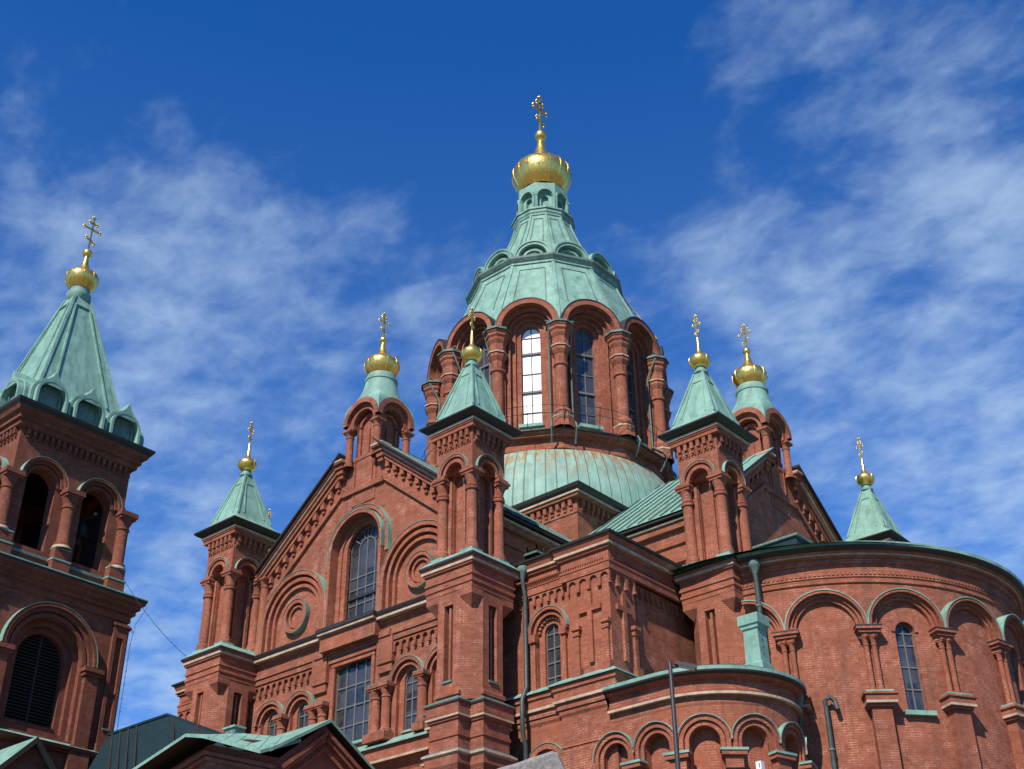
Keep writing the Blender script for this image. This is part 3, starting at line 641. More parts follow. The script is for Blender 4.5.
# ---- square corner blocks between the arms (south-east, then copies)
def cross_relief(b, F, u, z0, z1, zb, hw, v, w=.11):
    for a, c, d, e in ((u-w, u+w, z0, z1), (u-hw, u-w-.001, zb-w, zb+w), (u+w+.001, u+hw, zb-w, zb+w)): b.box(a, c, 0, v, d, e, 'brick', F)
def make_block():
    FS = wallF(12.4); FE = wallF(12.6, PI/2); b = MB(); h = (9.7, .62, 16.3, 18.62, 'arch'); low = (9.45, .75, 11, 13.55, 'arch')
    b.panel(6.5, 12.6, ZG-.4, 21, [h, low], 0, F=FS); b.reveal(h, 0, -.14, F=FS); b.reveal(low, 0, -.3, F=FS); b.fill(low, -.3, 'brick', FS)
    hh = (9.7, .36, 16.45, 18.6, 'arch'); b.panel(9.08, 10.32, 16.3, 19.3, [hh], -.14, F=FS, depth=.22)
    b.ring(9.45, 13.55, .75, .95, 0, .14, top='copper', F=FS)
    b.ring(9.7, 18.62, .62, .74, 0, .06, F=FS); b.ring(9.7, 18.62, .80, .92, 0, .16, top='copper', F=FS, leg=.1)
    for i in range(11):                                          # voussoir teeth round the window
        a = PI*(i+.5)/11; c_, s_ = math.cos(a), math.sin(a); u, z = 9.7+.55*c_, 18.62+.55*s_; b.box(u-.05, u+.05, -.14, -.04, z-.05, z+.05, 'brick', FS)
    for u in (8.98, 10.42): b.box(u-.09, u+.09, 0, .12, 16.4, 18.5, 'brick', FS); b.box(u-.15, u+.15, 0, .2, 18.3, 18.6, 'brick', FS)
    # E wall and the projecting south-east pilaster
    b.panel(-12.4, -6.5, ZG-.4, 21, (), -.2, F=FE)
    b.face([(10.75, -12.54, 16.3), (12.62, -12.54, 16.3), (12.62, -12.54, 20.6), (10.75, -12.54, 20.6)]); b.face([(12.62, -12.54, 16.3), (12.62, -11.05, 16.3), (12.62, -11.05, 20.6), (12.62, -12.54, 20.6)])
    b.face([(10.75, -12.4, 16.3), (10.75, -12.54, 16.3), (10.75, -12.54, 20.6), (10.75, -12.4, 20.6)]); b.face([(12.62, -11.05, 16.3), (12.4, -11.05, 16.3), (12.4, -11.05, 20.6), (12.62, -11.05, 20.6)])
    F2 = wallF(12.54); F3 = wallF(12.62, PI/2)
    b.lombard(8.0, 10.75, 8, 20.2, .34, .09, FS); b.lombard(10.75, 12.71, 4, 20.2, .46, .09, F2); b.lombard(-12.63, -11.05, 3, 20.2, .46, .09, F3); b.lombard(-11.05, -7.6, 10, 20.2, .34, .09, wallF(12.4, PI/2))
    cross_relief(b, F2, 11.74, 16.9, 19.55, 18.9, .5, .11, .10); cross_relief(b, F3, -11.82, 16.9, 19.5, 18.85, .42, .11, .10)
    for f, us in ((F2, (11.12, 12.44)), (F3, (-11.2,))):
        for u in us: b.box(u-.09, u+.09, 0, .10, 16.8, 18.0, 'brick', f); b.box(u-.13, u+.13, 0, .14, 18.0, 18.2, 'brick', f); b.box(u-.19, u+.19, 0, .2, 18.2, 18.34, 'brick', f); b.box(u-.18, u+.18, 0, .2, 16.42, 16.8, 'brick', f)
    # cornice
    pth = [(6.5, -12.4), (10.6, -12.4), (10.6, -12.54), (12.62, -12.54), (12.62, -6.5)]
    b.sweep(pth, [(0, 20.2), (.13, 20.202), (.13, 20.45), (.16, 20.48), (.16, 20.56), (.1, 20.6), (.1, 20.95), (.2, 21.0), (.2, 21.1)], False)
    b.sweep(pth, [(.24, 21.2, 'brick'), (.28, 21.3, 'brick'), (.33, 21.42, 'brick'), (.34, 21.45), (.42, 21.47), (.44, 21.55, 'copper_old'), (.0, 21.66, 'copper')], False, 'eave_metal')
    b.dentils(-12.4, -7.5, 44, 20.6, 20.7, .17, FE); b.dentils(8, 12.5, 40, 20.6, 20.7, .29, FS)
    # base ledge
    pb = [(6.5, -12.4), (10.3, -12.4), (10.3, -12.56), (12.62, -12.56), (12.62, -11.0)]
    b.sweep(pb, [(.02, ZG-.4), (.02, 12.0), (.06, 12.05), (.06, 12.2), (.02, 12.25), (.02, 14.1), (.06, 14.14), (.02, 14.2), (.02, 15.2), (.08, 15.3), (.08, 15.42), (.14, 15.46), (.14, 15.68)], False)
    b.sweep(pb, [(.2, 15.79), (.2, 16.08), (.26, 16.12), (.26, 16.25), (.32, 16.27, 'eave_metal'), (.36, 16.31, 'copper'), (.36, 16.36, 'copper'), (0, 16.58, 'copper')], False)
    t = b.build('corner_block', C, L0)
    b = MB(); b.sweep(pth, [(.15, 21.1), (.29, 21.11), (.29, 21.2), (.15, 21.21)], False, 'cream_stone'); b.build('string_course', t); b = MB(); b.sweep(pb, [(.1, 15.68), (.24, 15.69), (.24, 15.79), (.1, 15.8)], False, 'cream_stone'); b.build('string_course', t)
    b = MB(); b.window(hh, -.3, 2, (16.95, 17.5, 18.05, 18.6), FS); b.box(9.2, 10.2, -.3, .12, 16.3, 16.44, 'copper', FS); b.build('window', t)
    b = MB()                                                      # low roof and the little tower over the crossing corner
    b.face([(6.5, -12.7, 21.62), (12.9, -12.7, 21.62), (12.9, -6.4, 21.62), (6.5, -6.4, 23.3)], 'copper_seam')
    b.build('block_roof', t)
    b = MB(); cx, cy, hw = 4.95, -4.72, 1.55; pth = rect(cx-hw, cx+hw, cy-hw, cy+hw)
    b.sweep(pth, [(0, 24.0), (0, 26.7), (.05, 26.75), (.05, 26.9), (.02, 26.92), (.02, 27.42), (.28, 27.44), (.28, 27.58)])
    for k in range(4):
        f = wallF(hw, k*PI/2); b.dentils(-hw+.1, hw-.1, 8, 26.9, 27.42, .2, lambda u, v, z: (f(u, v, z)[0]+cx, f(u, v, z)[1]+cy, z))
    b.sweep(pth, [(.3, 27.58), (.36, 27.59), (.36, 27.68), (.3, 27.69)], m='cream_stone')
    b.sweep(pth, [(.3, 27.69), (.48, 27.8), (.54, 27.95), (-.6, 28.2), (-1.55, 28.25)], m='eave_metal')
    b.build('corner_pier', t)
    b = MB(); b.box(7.9, 8.5, -11.6, -11.0, 21.4, 22.4, 'copper_old'); b.box(7.85, 8.55, -11.65, -10.95, 22.4, 22.5, 'copper'); b.box(7.95, 8.45, -11.55, -11.05, 22.5, 22.62, 'copper_old')
    for dx in (0, .46):
        for dy in (0, .46): b.box(7.97+dx-.02, 7.97+dx+.02, -11.53+dy-.02, -11.53+dy+.02, 22.6, 22.8, 'iron'); b.build('chimney', t)
    return t
block = make_block()
for k in (1, 2, 3): copy_part(block, C, None, k*PI/2)

# ---- central drum, twelve bays
def make_drum():
    b = MB(); n = 12; D = 5.75
    b.lathe((0, 0), [(6.1, 28.5), (6.1, 31.5), (6.25, 31.55), (6.25, 31.75), (6.15, 31.8), (6.15, 32.15), (6.45, 32.2), (6.45, 32.3), (6.55, 32.36), (6.6, 32.4, 'eave_metal'), (6.68, 32.44, 'eave_metal'), (6.68, 32.52, 'copper_old'), (5.6, 32.75)], 12, R(15), sm=False)
    for k in range(12):
        F = wallF(D, R(30*k)); hw = D*math.tan(R(15))
        H = (0, 1.0, 32.6, 38.72, 'arch')
        b.panel(-hw, hw, 32.4, 40.0, [H], 0, F=F); b.reveal(H, 0, -.16, F=F)
        h2 = (0, .76, 32.8, 38.72, 'arch'); b.panel(-1.0, 1.0, 32.6, 39.8, [h2], -.16, F=F); b.reveal(h2, -.16, -.3, F=F)
        h3 = (0, .5, 33.2, 38.72, 'arch'); b.panel(-.78, .78, 32.8, 39.6, [h3], -.3, F=F, depth=.3)
        b.ring(0, 38.68, 1.0, 1.10, -.02, .12, F=F, n=22); b.ring(0, 38.68, 1.16, 1.34, -.02, .36, F=F, n=22); b.ring(0, 38.68, 1.34, 1.62, -.9, .74, F=F, n=26, top='eave_metal', lip=.05)
        b.box(-.62, .62, -.4, .1, 33.02, 33.2, 'copper', F)
        for sg in (-1, 1): b.box(*sorted((sg*1.0, sg*1.10)), 0, .12, 32.7, 38.68, 'brick', F); b.box(*sorted((sg*1.25, sg*1.5)), 0, .2, 32.7, 38.5, 'brick', F)
    d = b.build('drum', C, L0)
    for k in range(12):
        a = R(15+30*k); c = (6.3*math.cos(a), 6.3*math.sin(a)); b = MB()
        b.lathe(c, [(.60, 32.5), (.60, 32.7), (.55, 32.75), (.55, 33.05)], 8, a+PI/8, sm=False); b.lathe(c, [(.55, 33.05), (.57, 33.06), (.57, 33.12), (.5, 33.2)], 8, a+PI/8, 'cream_stone', False); b.lathe(c, [(.5, 33.2), (.52, 33.4), (.46, 33.45), (.42, 33.55), (.32, 33.62), (.31, 36.1), (.38, 36.14), (.38, 36.3)], 16)
        b.lathe(c, [(.32, 36.3), (.34, 36.75), (.47, 37.0), (.47, 37.2)], 8, a+PI/8, sm=False); b.lathe(c, [(.5, 37.2), (.53, 37.2), (.53, 37.27), (.5, 37.28)], 8, a+PI/8, 'cream_stone', False)
        b.lathe(c, [(.47, 37.28), (.44, 37.3), (.44, 37.75), (.54, 37.95), (.54, 38.1), (.62, 38.2), (.62, 38.34), (.68, 38.4), (.68, 38.5)], 8, a+PI/8, sm=False)
        b.lathe(c, [(.72, 38.5), (.76, 38.5), (.76, 38.56), (.7, 38.57), (.7, 38.66), (.3, 38.72)], 8, a+PI/8, 'copper_old', False); b.build('drum_column', d)
        F = wallF(D, R(30*k)); b = MB(F); glare = k == 1  # the bay whose glare is painted as white panes
        b.window((0, .5, 33.2, 38.72, 'arch'), -.5, 2, (34.1, 35.3, 36.4, 37.6, 38.6), glass='glare_white' if glare else 'glass', bw=.055)
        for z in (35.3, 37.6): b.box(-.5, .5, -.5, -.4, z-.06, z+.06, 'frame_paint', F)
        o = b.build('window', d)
        if glare: o['label'] = 'tall arched drum window glaring white'
        for sg in ((1,), (-1,), (1, -1))[(k+1) % 3]:
            q = a+sg*R(5.2); x, y = 6.02*math.cos(q), 6.02*math.sin(q); qa = a+sg*R(4.2)
            b = MB(); b.tube([(6.5*math.cos(a+sg*R(6.5)), 6.5*math.sin(a+sg*R(6.5)), 38.78), (6.62*math.cos(q), 6.62*math.sin(q), 38.7), (6.6*math.cos(q), 6.6*math.sin(q), 38.5), (x*1.02, y*1.02, 37.6), (x, y, 37.3), (x, y, 33.2), (x*1.1, y*1.1, 32.75), (x*1.13, y*1.13, 32.4), (x*1.06, y*1.06, 31.7)], .05, 'copper_old', 8); b.build('drainpipe', d)
    b = MB()
    for zr in (33.1, 33.55):
        pts = [(6.95*math.cos(R(7.5*k)), 6.95*math.sin(R(7.5*k)), zr-.06*(k % 4 == 2)) for k in range(49)]; b.tube(pts, .016, 'iron', 5)
    for k in range(24):
        a = R(15*k); b.tube([(6.8*math.cos(a), 6.8*math.sin(a), 32.4), (6.97*math.cos(a), 6.97*math.sin(a), 33.6)], .022, 'iron', 5)
    b.build('railing', d)
    # skirt of curved roof below the drum
    b = MB(); b.lathe((0, 0), [(7.35, 24), (7.35, 27.4), (7.28, 28.4), (7.12, 29.4), (6.85, 30.3), (6.5, 31.05), (6.2, 31.48)], 72, 0, 'copper_dome', uvr=7.6); b.build('skirt_roof', C, L0)
    # bell-shaped copper roof
    b = MB(); lower = [(6.3, 38.68), (6.15, 39.6), (5.75, 40.7), (5.3, 41.8), (4.85, 42.9), (4.5, 43.75), (4.36, 44.2)]
    c15 = math.cos(R(15)); b.hooded(12, [(r*c15, z) for r, z in lower], 38.68, 1.62, ns=14)
    b.lathe((0, 0), [(4.36, 44.18), (4.44, 44.22), (4.44, 44.34), (4.52, 44.4, 'copper_old'), (4.62, 44.55, 'copper_old'), (4.62, 44.68), (4.2, 44.84), (3.9, 44.88)], 12, R(15), 'copper', False)
    upper = [(4.05, 44.82), (3.4, 45.7), (2.85, 46.7), (2.4, 47.7), (2.05, 48.6), (1.82, 49.3), (1.74, 49.65)]
    b.lathe((0, 0), upper, 12, R(15), 'copper', False)
    b.lathe((0, 0), [(1.74, 49.6), (1.8, 49.65), (1.8, 49.75), (1.86, 49.85), (1.86, 49.98, 'copper_old'), (1.93, 50.05), (1.93, 50.16), (1.5, 50.3)], 12, R(15), 'copper', False)
    pc = lambda r, a, z: (r*math.cos(a), r*math.sin(a), z)
    for k in range(12):
        a = R(15+30*k)
        for prof, w in ((lower, .16), (upper, .12)):
            for (ra, za), (rb, zb) in zip(prof[:-1], prof[1:]): b.bar(pc(ra, a, za), pc(rb, a, zb), w, .09, 'copper', pc(1, a, .6))
        for prof, i0, i1, fr in ((lower, 2, 5, .60), (upper, 2, 5, .55)):   # sunk panel lines on each facet
            am = R(30*k)
            for (ra, za), (rb, zb) in zip(prof[i0:i1], prof[i0+1:i1+1]):
                for sg in (-1, 1):
                    A = lambda r, z: Vector((r*math.cos(R(15))*math.cos(am)-sg*fr*r*math.sin(R(15))*math.sin(am), r*math.cos(R(15))*math.sin(am)+sg*fr*r*math.sin(R(15))*math.cos(am), z))
                    b.bar(A(ra, za), A(rb, zb), .05, .07, 'copper_old', pc(1, am, .5))
            ra, za = prof[i1]; A = lambda sg: Vector((ra*math.cos(R(15))*math.cos(am)-sg*fr*ra*math.sin(R(15))*math.sin(am), ra*math.cos(R(15))*math.sin(am)+sg*fr*ra*math.sin(R(15))*math.cos(am), za))
            b.bar(A(-1), A(1), .05, .07, 'copper_old', pc(1, am, .5))
    rf = b.build('dome_roof', C, L0)
    for k in range(12):
        F = wallF(4.05, R(30*k)); b = MB(F)
        b.fill((0, 1.0, 44.7, 44.88, 'arch'), -.25, 'copper', F); b.ring(0, 44.84, .80, .96, -1.3, .08, 'copper', n=20, F=F); b.ring(0, 44.84, .96, 1.05, -1.3, .14, 'copper', n=20, F=F); b.ring(0, 44.84, .5, .62, -.3, -.12, 'copper', n=16, F=F); b.fill((0, .36, 44.7, 44.88, 'arch'), -.23, 'copper_old', F)
        b.build('kokoshnik', rf)
    b = MB(); D = 1.46
    for k in range(8):
        F = wallF(D, R(45*k)); hw = D*math.tan(R(22.5)); H = (0, .42, 50.35, 51.3, 'arch')
        b.panel(-hw, hw, 50.2, 52.3, [H], 0, 'copper', F=F, depth=.18); b.panel(-.44, .44, 50.3, 51.8, [(0, .22, 50.4, 51.2, 'arch')], -.18, 'copper', F=F, depth=.2); b.fill((0, .22, 50.4, 51.2, 'arch'), -.38, 'copper', F)
        b.ring(0, 51.3, .44, .58, 0, .1, 'copper', F=F)
        for sg in (-1, 1): b.box(*sorted((sg*.46, sg*.58)), 0, .08, 50.3, 51.3, 'copper', F)
    b.build('lantern', rf)
    b = MB(); onion(b, (0, 0), 53.95, 1.84, 56.9, .76, 16, 40); ball(b, (0, 0), 57.35, .38); b.lathe((0, 0), [(.2, 56.8), (.26, 56.95), (.2, 57.05)], 12, m='gold'); b.build('onion_dome', rf)
    b = MB(); cross(b, (0, 0), 57.7, 60.7, .72, .12); b.build('cross', rf)
    b = MB()                                                      # rope ladder hung from the roof cornice
    P0, P1 = Vector((3.9, 2.35, 44.2)), Vector((5.35, 3.15, 41.2)); dv = Vector((-.1, .2, 0))
    for k in (0, 1): b.tube([P0+dv*k, P1+dv*k], .028, 'cream_stone', 5)
    for i in range(10): q = P0.lerp(P1, i/9); b.tube([q, q+dv], .022, 'cream_stone', 4)
    b.build('rope_ladder', rf)
make_drum()

# ---- great apse on the east
AX, AR = 14.0, 8.0
def curveF(cx, cy, r):
    def F(u, v, z): a = u/r; return (cx+(r+v)*math.cos(a), cy+(r+v)*math.sin(a), z)
    return F
def arcpath(cx, cy, r, a0, a1, n): return [(cx+r*math.cos(R(a0+(a1-a0)*i/n)), cy+r*math.sin(R(a0+(a1-a0)*i/n))) for i in range(n+1)]
def make_apse():
    F = curveF(AX, 0, AR); b = MB(F); U = lambda d: R(d)*AR; I = lambda x, y, z: (x, y, z)
    wins = [(U(d), .37, 15.1, 17.95, 'arch') for d in (-40, 0, 40)]; outer = [(U(d), .62, 14.9, 17.95, 'arch') for d in (-40, 0, 40)]
    b.panel(U(-90), U(90), ZG-.4, 20.9, wins, 0, du=.3, F=F, depth=.28)
    for h in wins: b.ring(h[0], 17.95, .37, .5, 0, .05, F=F, n=16); b.box(h[0]-.56, h[0]+.56, -.2, .2, 14.9, 15.06, 'copper', F)
    for d in range(-80, 81, 20):
        uc = U(d); arc = {-80: (0, PI*.50), 80: (PI*.50, PI)}.get(d, (0, PI)); kw = dict(F=F, a0=arc[0], a1=arc[1]); b.ring(uc, 18.06, 1.04, 1.16, 0, .14, n=20, **kw); b.ring(uc, 18.06, 1.16, 1.27, 0, .24, n=20, **kw); b.ring(uc, 18.06, 1.27, 1.37, 0, .40, n=22, **kw, top='copper', lip=.035)
    P = arcpath(AX, 0, AR, -90, 90, 72)
    b.sweep(P, [(0, 19.8), (.06, 19.82), (.06, 20.0), (.1, 20.02), (.1, 20.1), (.05, 20.12), (.05, 20.5), (.16, 20.55), (.16, 20.72), (.28, 20.74), (.28, 20.80, 'cream_stone'), (.32, 20.81, 'cream_stone'), (.32, 20.86), (.42, 20.92, 'eave_metal'), (.58, 20.98, 'eave_metal'), (.62, 21.04, 'eave_metal'), (.62, 21.07, 'copper'), (.62, 21.2, 'copper'), (.4, 21.24)], False, F=I)
    nd = 150
    for i in range(nd):
        u = U(-89+178*(i+.5)/nd); b.box(u-.045, u+.045, .05, .13, 20.1, 20.2, 'brick', F)
    a = b.build('apse', C, L0)
    for d in range(-70, 71, 20):
        cu = U(d); b = MB(F)
        b.box(cu-.32, cu+.32, 0, .40, ZG-.4, 15.1, 'brick', F); b.box(cu-.42, cu+.42, 0, .5, 15.1, 15.2, 'brick', F); b.box(cu-.5, cu+.5, 0, .58, 15.28, 15.5, 'brick', F); b.box(cu-.56, cu+.56, 0, .64, 15.5, 15.58, 'brick', F, top='copper'); b.box(cu-.46, cu+.46, 0, .5, 15.58, 15.68, 'copper', F)
        b.box(cu-.5, cu+.5, 0, .6, 15.2, 15.28, 'cream_stone', F); b.build('pier', a)
        for s_ in (-1, 1):
            x, y, _ = F(cu+s_*.14, .16, 0); b = MB(); b.column((x, y), 15.68, 17.75, .10, .35, .15, 10, ab=1.3); b.build('apse_column', a)
        b = MB(F); b.box(cu-.28, cu+.28, 0, .3, 17.7, 17.8, 'brick', F); b.box(cu-.36, cu+.36, 0, .38, 17.8, 17.92, 'brick', F); b.box(cu-.44, cu+.44, 0, .46, 17.92, 18.02, 'brick', F); b.box(cu-.46, cu+.46, 0, .48, 18.02, 18.06, 'eave_metal', F); b.box(cu-.30, cu+.30, 0, .3, 18.06, 18.16, 'brick', F); b.build('impost', a)
    for h in wins: b = MB(F); b.window(h, -.22, 2, (15.9, 16.7, 17.5, 17.95), F, bw=.05); b.build('window', a)
    b = MB(); b.lathe((AX-.6, 0), [(9.15, 21.12), (6.5, 22.25), (2.5, 23.9), (0, 24.6)], 48, 0, 'copper_seam', False, -PI/2-.08, PI/2+.08, uvr=8)
    b.build('apse_roof', a)
    b = MB(); b.box(14.6, 17.0, -6.3, -5.3, 21.3, 22.3, 'dark_metal'); b.box(14.5, 17.1, -6.4, -5.2, 22.3, 22.38, 'copper_old'); b.build('roof_hatch', a)
make_apse()

# ---- low side apse in front of the south-east block
def make_side_apse():
    cx, cy, r = 14.6, -9.8, 2.95; I = lambda x, y, z: (x, y, z)
    def F(u, v, z):                                   # straight where it leaves the block, then round
        if u < 0: return (cx+u, cy-r-v, z)
        a = -PI/2+u/r; return (cx+(r+v)*math.cos(a), cy+(r+v)*math.sin(a), z)
    b = MB(F); S_ = 1.66; caps = [.59+S_*k for k in range(-1, 5)]; cen = [c-S_/2 for c in caps]
    holes = [(u, .50, 8.0, 13.32, 'arch') for u in cen]
    b.panel(-2.05, R(185)*r, ZG-.4, 15.3, holes, 0, du=.2, F=F, depth=.34)
    for h in holes:
        b.fill(h, -.34, 'brick', F); u = h[0]
        b.ring(u, 13.32, .50, .64, -.05, .07, F=F, n=18, leg=.32); b.ring(u, 13.32, .66, .80, 0, .15, F=F, n=18, leg=.32); b.ring(u, 13.32, .80, .83, 0, .2, F=F, n=18, top='copper', lip=.025)
    P = [(12.55, cy-r)]+arcpath(cx, cy, r, -90, 90, 40)
    b.sweep(P, [(0, 14.5), (.02, 14.55), (.02, 14.72), (.08, 14.74), (.08, 14.8)], False, F=I)
    b.sweep(P, [(.16, 14.9), (.2, 14.92), (.06, 14.95), (.06, 15.3), (.2, 15.36), (.3, 15.44, 'eave_metal'), (.4, 15.5, 'eave_metal'), (.42, 15.56, 'copper'), (.42, 15.68, 'copper'), (.1, 15.8, 'copper')], False, F=I)
    a = b.build('side_apse', C, L0)
    b = MB(); b.sweep(P, [(.04, 14.8), (.2, 14.81), (.2, 14.9), (.04, 14.91)], False, 'cream_stone'); b.build('string_course', a)
    for u in caps:
        f = F; b = MB(f)
        for w, z0, z1, v, mm in ((.13, 8, 12.3, .14, 'brick'), (.2, 12.25, 12.4, .22, 'brick'), (.26, 12.4, 12.78, .28, 'brick'), (.36, 12.78, 12.92, .4, 'brick'), (.40, 12.92, 13.0, .44, 'copper')): b.box(u-w, u+w, 0, v, z0, z1, mm, f)
        b.build('impost', a)
    b = MB(); b.face([(12.5, cy-r-.35, 15.72), (14.6, cy-r-.35, 15.72), (14.6, cy, 16.5), (12.5, cy, 16.5)], 'copper_seam'); b.face([(12.5, cy, 16.5), (14.6, cy, 16.5), (14.6, -6, 15.72), (12.5, -6, 15.72)], 'copper_seam')
    b.lathe((cx, cy), [(r+.35, 15.72), (.0, 16.5)], 40, 0, 'copper_seam', False, -PI/2, PI/2, uvr=3); b.build('side_apse_roof', a)
    b = MB(); x, y = 16.95, -10.2; pth = rect(x-.3, x+.3, y-.3, y+.3); b.sweep(pth, [(.08, 15.2), (.08, 16.15), (.0, 16.22), (-.02, 17.35), (.04, 17.4), (.04, 17.48), (.1, 17.54), (.1, 17.86), (.06, 17.9), (-.3, 18.0)], m='copper')
    for i in range(3): b.box(x+.27, x+.31, y-.1, y-.04, 16.5+.25*i, 16.56+.25*i, 'copper_old')
    b.build('copper_chimney', a)
    x, y, _ = F(R(59)*r, .2, 0); b = MB(); b.box(x-.1, x+.1, y-.1, y+.1, 12.36, 12.62, 'white_plastic'); b.box(x+.02, x+.045, y-.105, y-.1, 12.42, 12.56, 'iron'); b.build('wall_lamp', a)
make_side_apse()

# ---- downpipes
def pipe(pts, hop=True, r=.085, bands=3):
    b = MB(); b.tube(pts, r, 'pipe_metal', 10); x, y, z = pts[0]
    if hop: b.lathe((x, y), [(r, z-.35), (r*2.0, z-.1), (r*2.3, z-.05), (r*2.3, z+.1), (r*1.9, z+.16), (0, z+.16)], 12, m='copper_old')
    p, q = Vector(pts[-2]), Vector(pts[-1])
    for i in range(bands):
        c = p.lerp(q, (i+.5)/bands); b.lathe((c.x, c.y), [(r*1.05, c.z-.04), (r*1.3, c.z-.03), (r*1.3, c.z+.03), (r*1.05, c.z+.04)], 10, m='copper_old')
    b.build('drainpipe', C, L0)
pipe([(8.72, -12.75, 21.2), (8.72, -12.75, 20.8), (8.72, -12.62, 20.2), (8.72, -12.62, 16.7), (8.78, -12.95, 16.1), (8.78, -12.95, 15.0), (8.7, -12.7, 14.5), (8.7, -12.7, 7)])
px_, py_ = AX+8.45*math.cos(R(-75.5)), 8.45*math.sin(R(-75.5))
pipe([(px_, py_, 20.75), (px_, py_, 20.3), (px_-.02, py_+.05, 19.8), (px_-.02, py_+.05, 15.9)], r=.1)
gx, gy = AX+8.25*math.cos(R(-62.8)), 8.25*math.sin(R(-62.8))
pipe([(gx+.35, gy+.15, 15.1), (gx+.3, gy+.15, 15.42), (gx+.15, gy+.05, 15.55), (gx, gy, 15.45), (gx, gy, 15.1), (gx, gy, 7)], False)
pipe([(17.35, -8.45, 15.4), (17.35, -8.45, 15.0), (17.2, -8.3, 14.6), (17.2, -8.3, 7)])

# ------------------------------------------------------------------ bell tower
BX, BY = -22.7, -16.6
B = thing('bell_tower', 'square red brick bell tower with green copper pyramid spire at the left edge', 'bell tower', (BX, BY, ZG))
def make_tower():
    b = MB(br='brick_shaded'); W_ = 4.15
    for k in range(4):
        F = wallF(W_, k*PI/2); H = (0, 1.9, 19.6, 23.35, 'arch')
        b.panel(-W_, W_, ZG-.4, 27, [H], 0, F=F, depth=.3)
        b.panel(-1.9, 1.9, 19.6, 25.3, [(0, 1.6, 19.9, 23.35, 'arch')], -.3, F=F, depth=.25); b.panel(-1.65, 1.65, 19.8, 25.0, [(0, 1.3, 20.2, 23.35, 'arch')], -.55, F=F, depth=.5)
        b.ring(0, 23.4, 1.9, 2.1, 0, .1, F=F, n=24); b.ring(0, 23.4, 2.2, 2.42, 0, .2, F=F, n=24); b.ring(0, 23.4, 2.42, 2.6, 0, .34, F=F, n=26, top='copper')
        for s_ in (-1, 1):
            b.box(*sorted((s_*2.1, s_*2.85)), 0, .26, 19.4, 22.9, 'brick_shaded', F); b.box(*sorted((s_*2.0, s_*2.95)), 0, .34, 22.9, 23.1, 'brick_shaded', F); b.box(*sorted((s_*1.92, s_*3.02)), 0, .44, 23.1, 23.32, 'brick_shaded', F, top='copper')
            b.box(*sorted((s_*1.9, s_*3.0)), 0, .3, ZG, 19.4, 'brick_shaded', F)
            a, c = sorted((s_*3.35, s_*4.15))                 # panelled corner strip
            h = ((a+c)/2, .2, 20.6, 25.3, 'flat'); b.panel(a, c, 19.8, 25.9, [h], .16, F=F, depth=.28); b.box(a-.02, c, 0, .159, 25.6, 25.9, 'brick_shaded', F); b.box(a-.08, c+.05, 0, .26, 25.9, 26.05, 'brick_shaded', F)
            b.face([(s_*3.35, 0, 19.8), (s_*3.35, .16, 19.8), (s_*3.35, .16, 25.9), (s_*3.35, 0, 25.9)], F=F); b.box(h[0]-.22, h[0]+.22, .16, .22, 20.5, 20.6, 'copper_old', F)
            b.box(a-.06, c+.06, 0, .3, ZG, 19.8, 'brick_shaded', F)
        b.sweep([(-W_, -W_), (W_, -W_)], [(.1, 19.0), (.34, 19.15), (.4, 19.3, 'copper'), (0, 19.5)], False, F=lambda x, y, z: (*rot2((x, y), k*PI/2), z))
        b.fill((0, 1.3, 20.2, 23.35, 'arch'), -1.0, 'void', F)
        # belfry
        w = 3.35; F = wallF(w, k*PI/2)
        hs = [(s_*1.66, .84, 28.9, 32.45, 'arch') for s_ in (-1, 1)]
        b.panel(-w, w, 27.5, 35.4, hs, 0, F=F, depth=.7)
        for h in hs:
            if k in (2, 3): b.fill(h, -.68, 'void', F)  # black sheets added in the far arches to make the belfry dark inside
            b.ring(h[0], 32.5, .84, .98, 0, .08, F=F); b.ring(h[0], 32.5, 1.04, 1.2, 0, .18, F=F); b.ring(h[0], 32.5, 1.2, 1.34, 0, .36, F=F, top='copper')
            b.box(h[0]-1.0, h[0]+1.0, 0, .2, 28.4, 28.55, 'copper_old', F); b.box(h[0]-1.1, h[0]+1.1, 0, .12, 27.6, 28.4, 'brick_shaded', F)
        for s_ in (-1, 0, 1):
            u = s_*(w-.08); b.box(u-.5, u+.5, 0, .5, 27.6, 28.5, 'brick_shaded', F); b.box(u-.53, u+.53, 0, .53, 28.5, 28.58, 'copper', F); b.box(u-.44, u+.44, 0, .46, 28.58, 29.15, 'brick_shaded', F); b.box(u-.46, u+.46, 0, .48, 29.15, 29.22, 'copper', F)
        b.dentils(-w+.2, w-.2, 18, 34.7, 35.2, .2, F)
    b.sweep(sq(W_), [(.0, 26.2), (.1, 26.25), (.1, 26.6), (.25, 26.65), (.25, 26.85), (.4, 26.95), (.4, 27.1), (.55, 27.2), (.6, 27.35, 'eave_metal'), (.64, 27.48, 'copper'), (.64, 27.55, 'copper'), (-.3, 27.98, 'copper'), (-.9, 27.99)])
    b.sweep(sq(3.35), [(.02, 35.18), (.25, 35.25), (.25, 35.5), (.4, 35.55), (.4, 35.75), (.6, 35.9), (.7, 36.1, 'eave_metal'), (.85, 36.3, 'eave_metal'), (.88, 36.44, 'copper'), (.2, 36.6, 'copper'), (-.5, 36.6)])
    b.face([(-3.3, -3.3, 27.72), (3.3, -3.3, 27.72), (3.3, 3.3, 27.72), (-3.3, 3.3, 27.72)], 'brick_shaded'); b.face([(-3.3, -3.3, 34.6), (3.3, -3.3, 34.6), (3.3, 3.3, 34.6), (-3.3, 3.3, 34.6)], 'void')
    t = b.build('tower_shaft', B, L0)
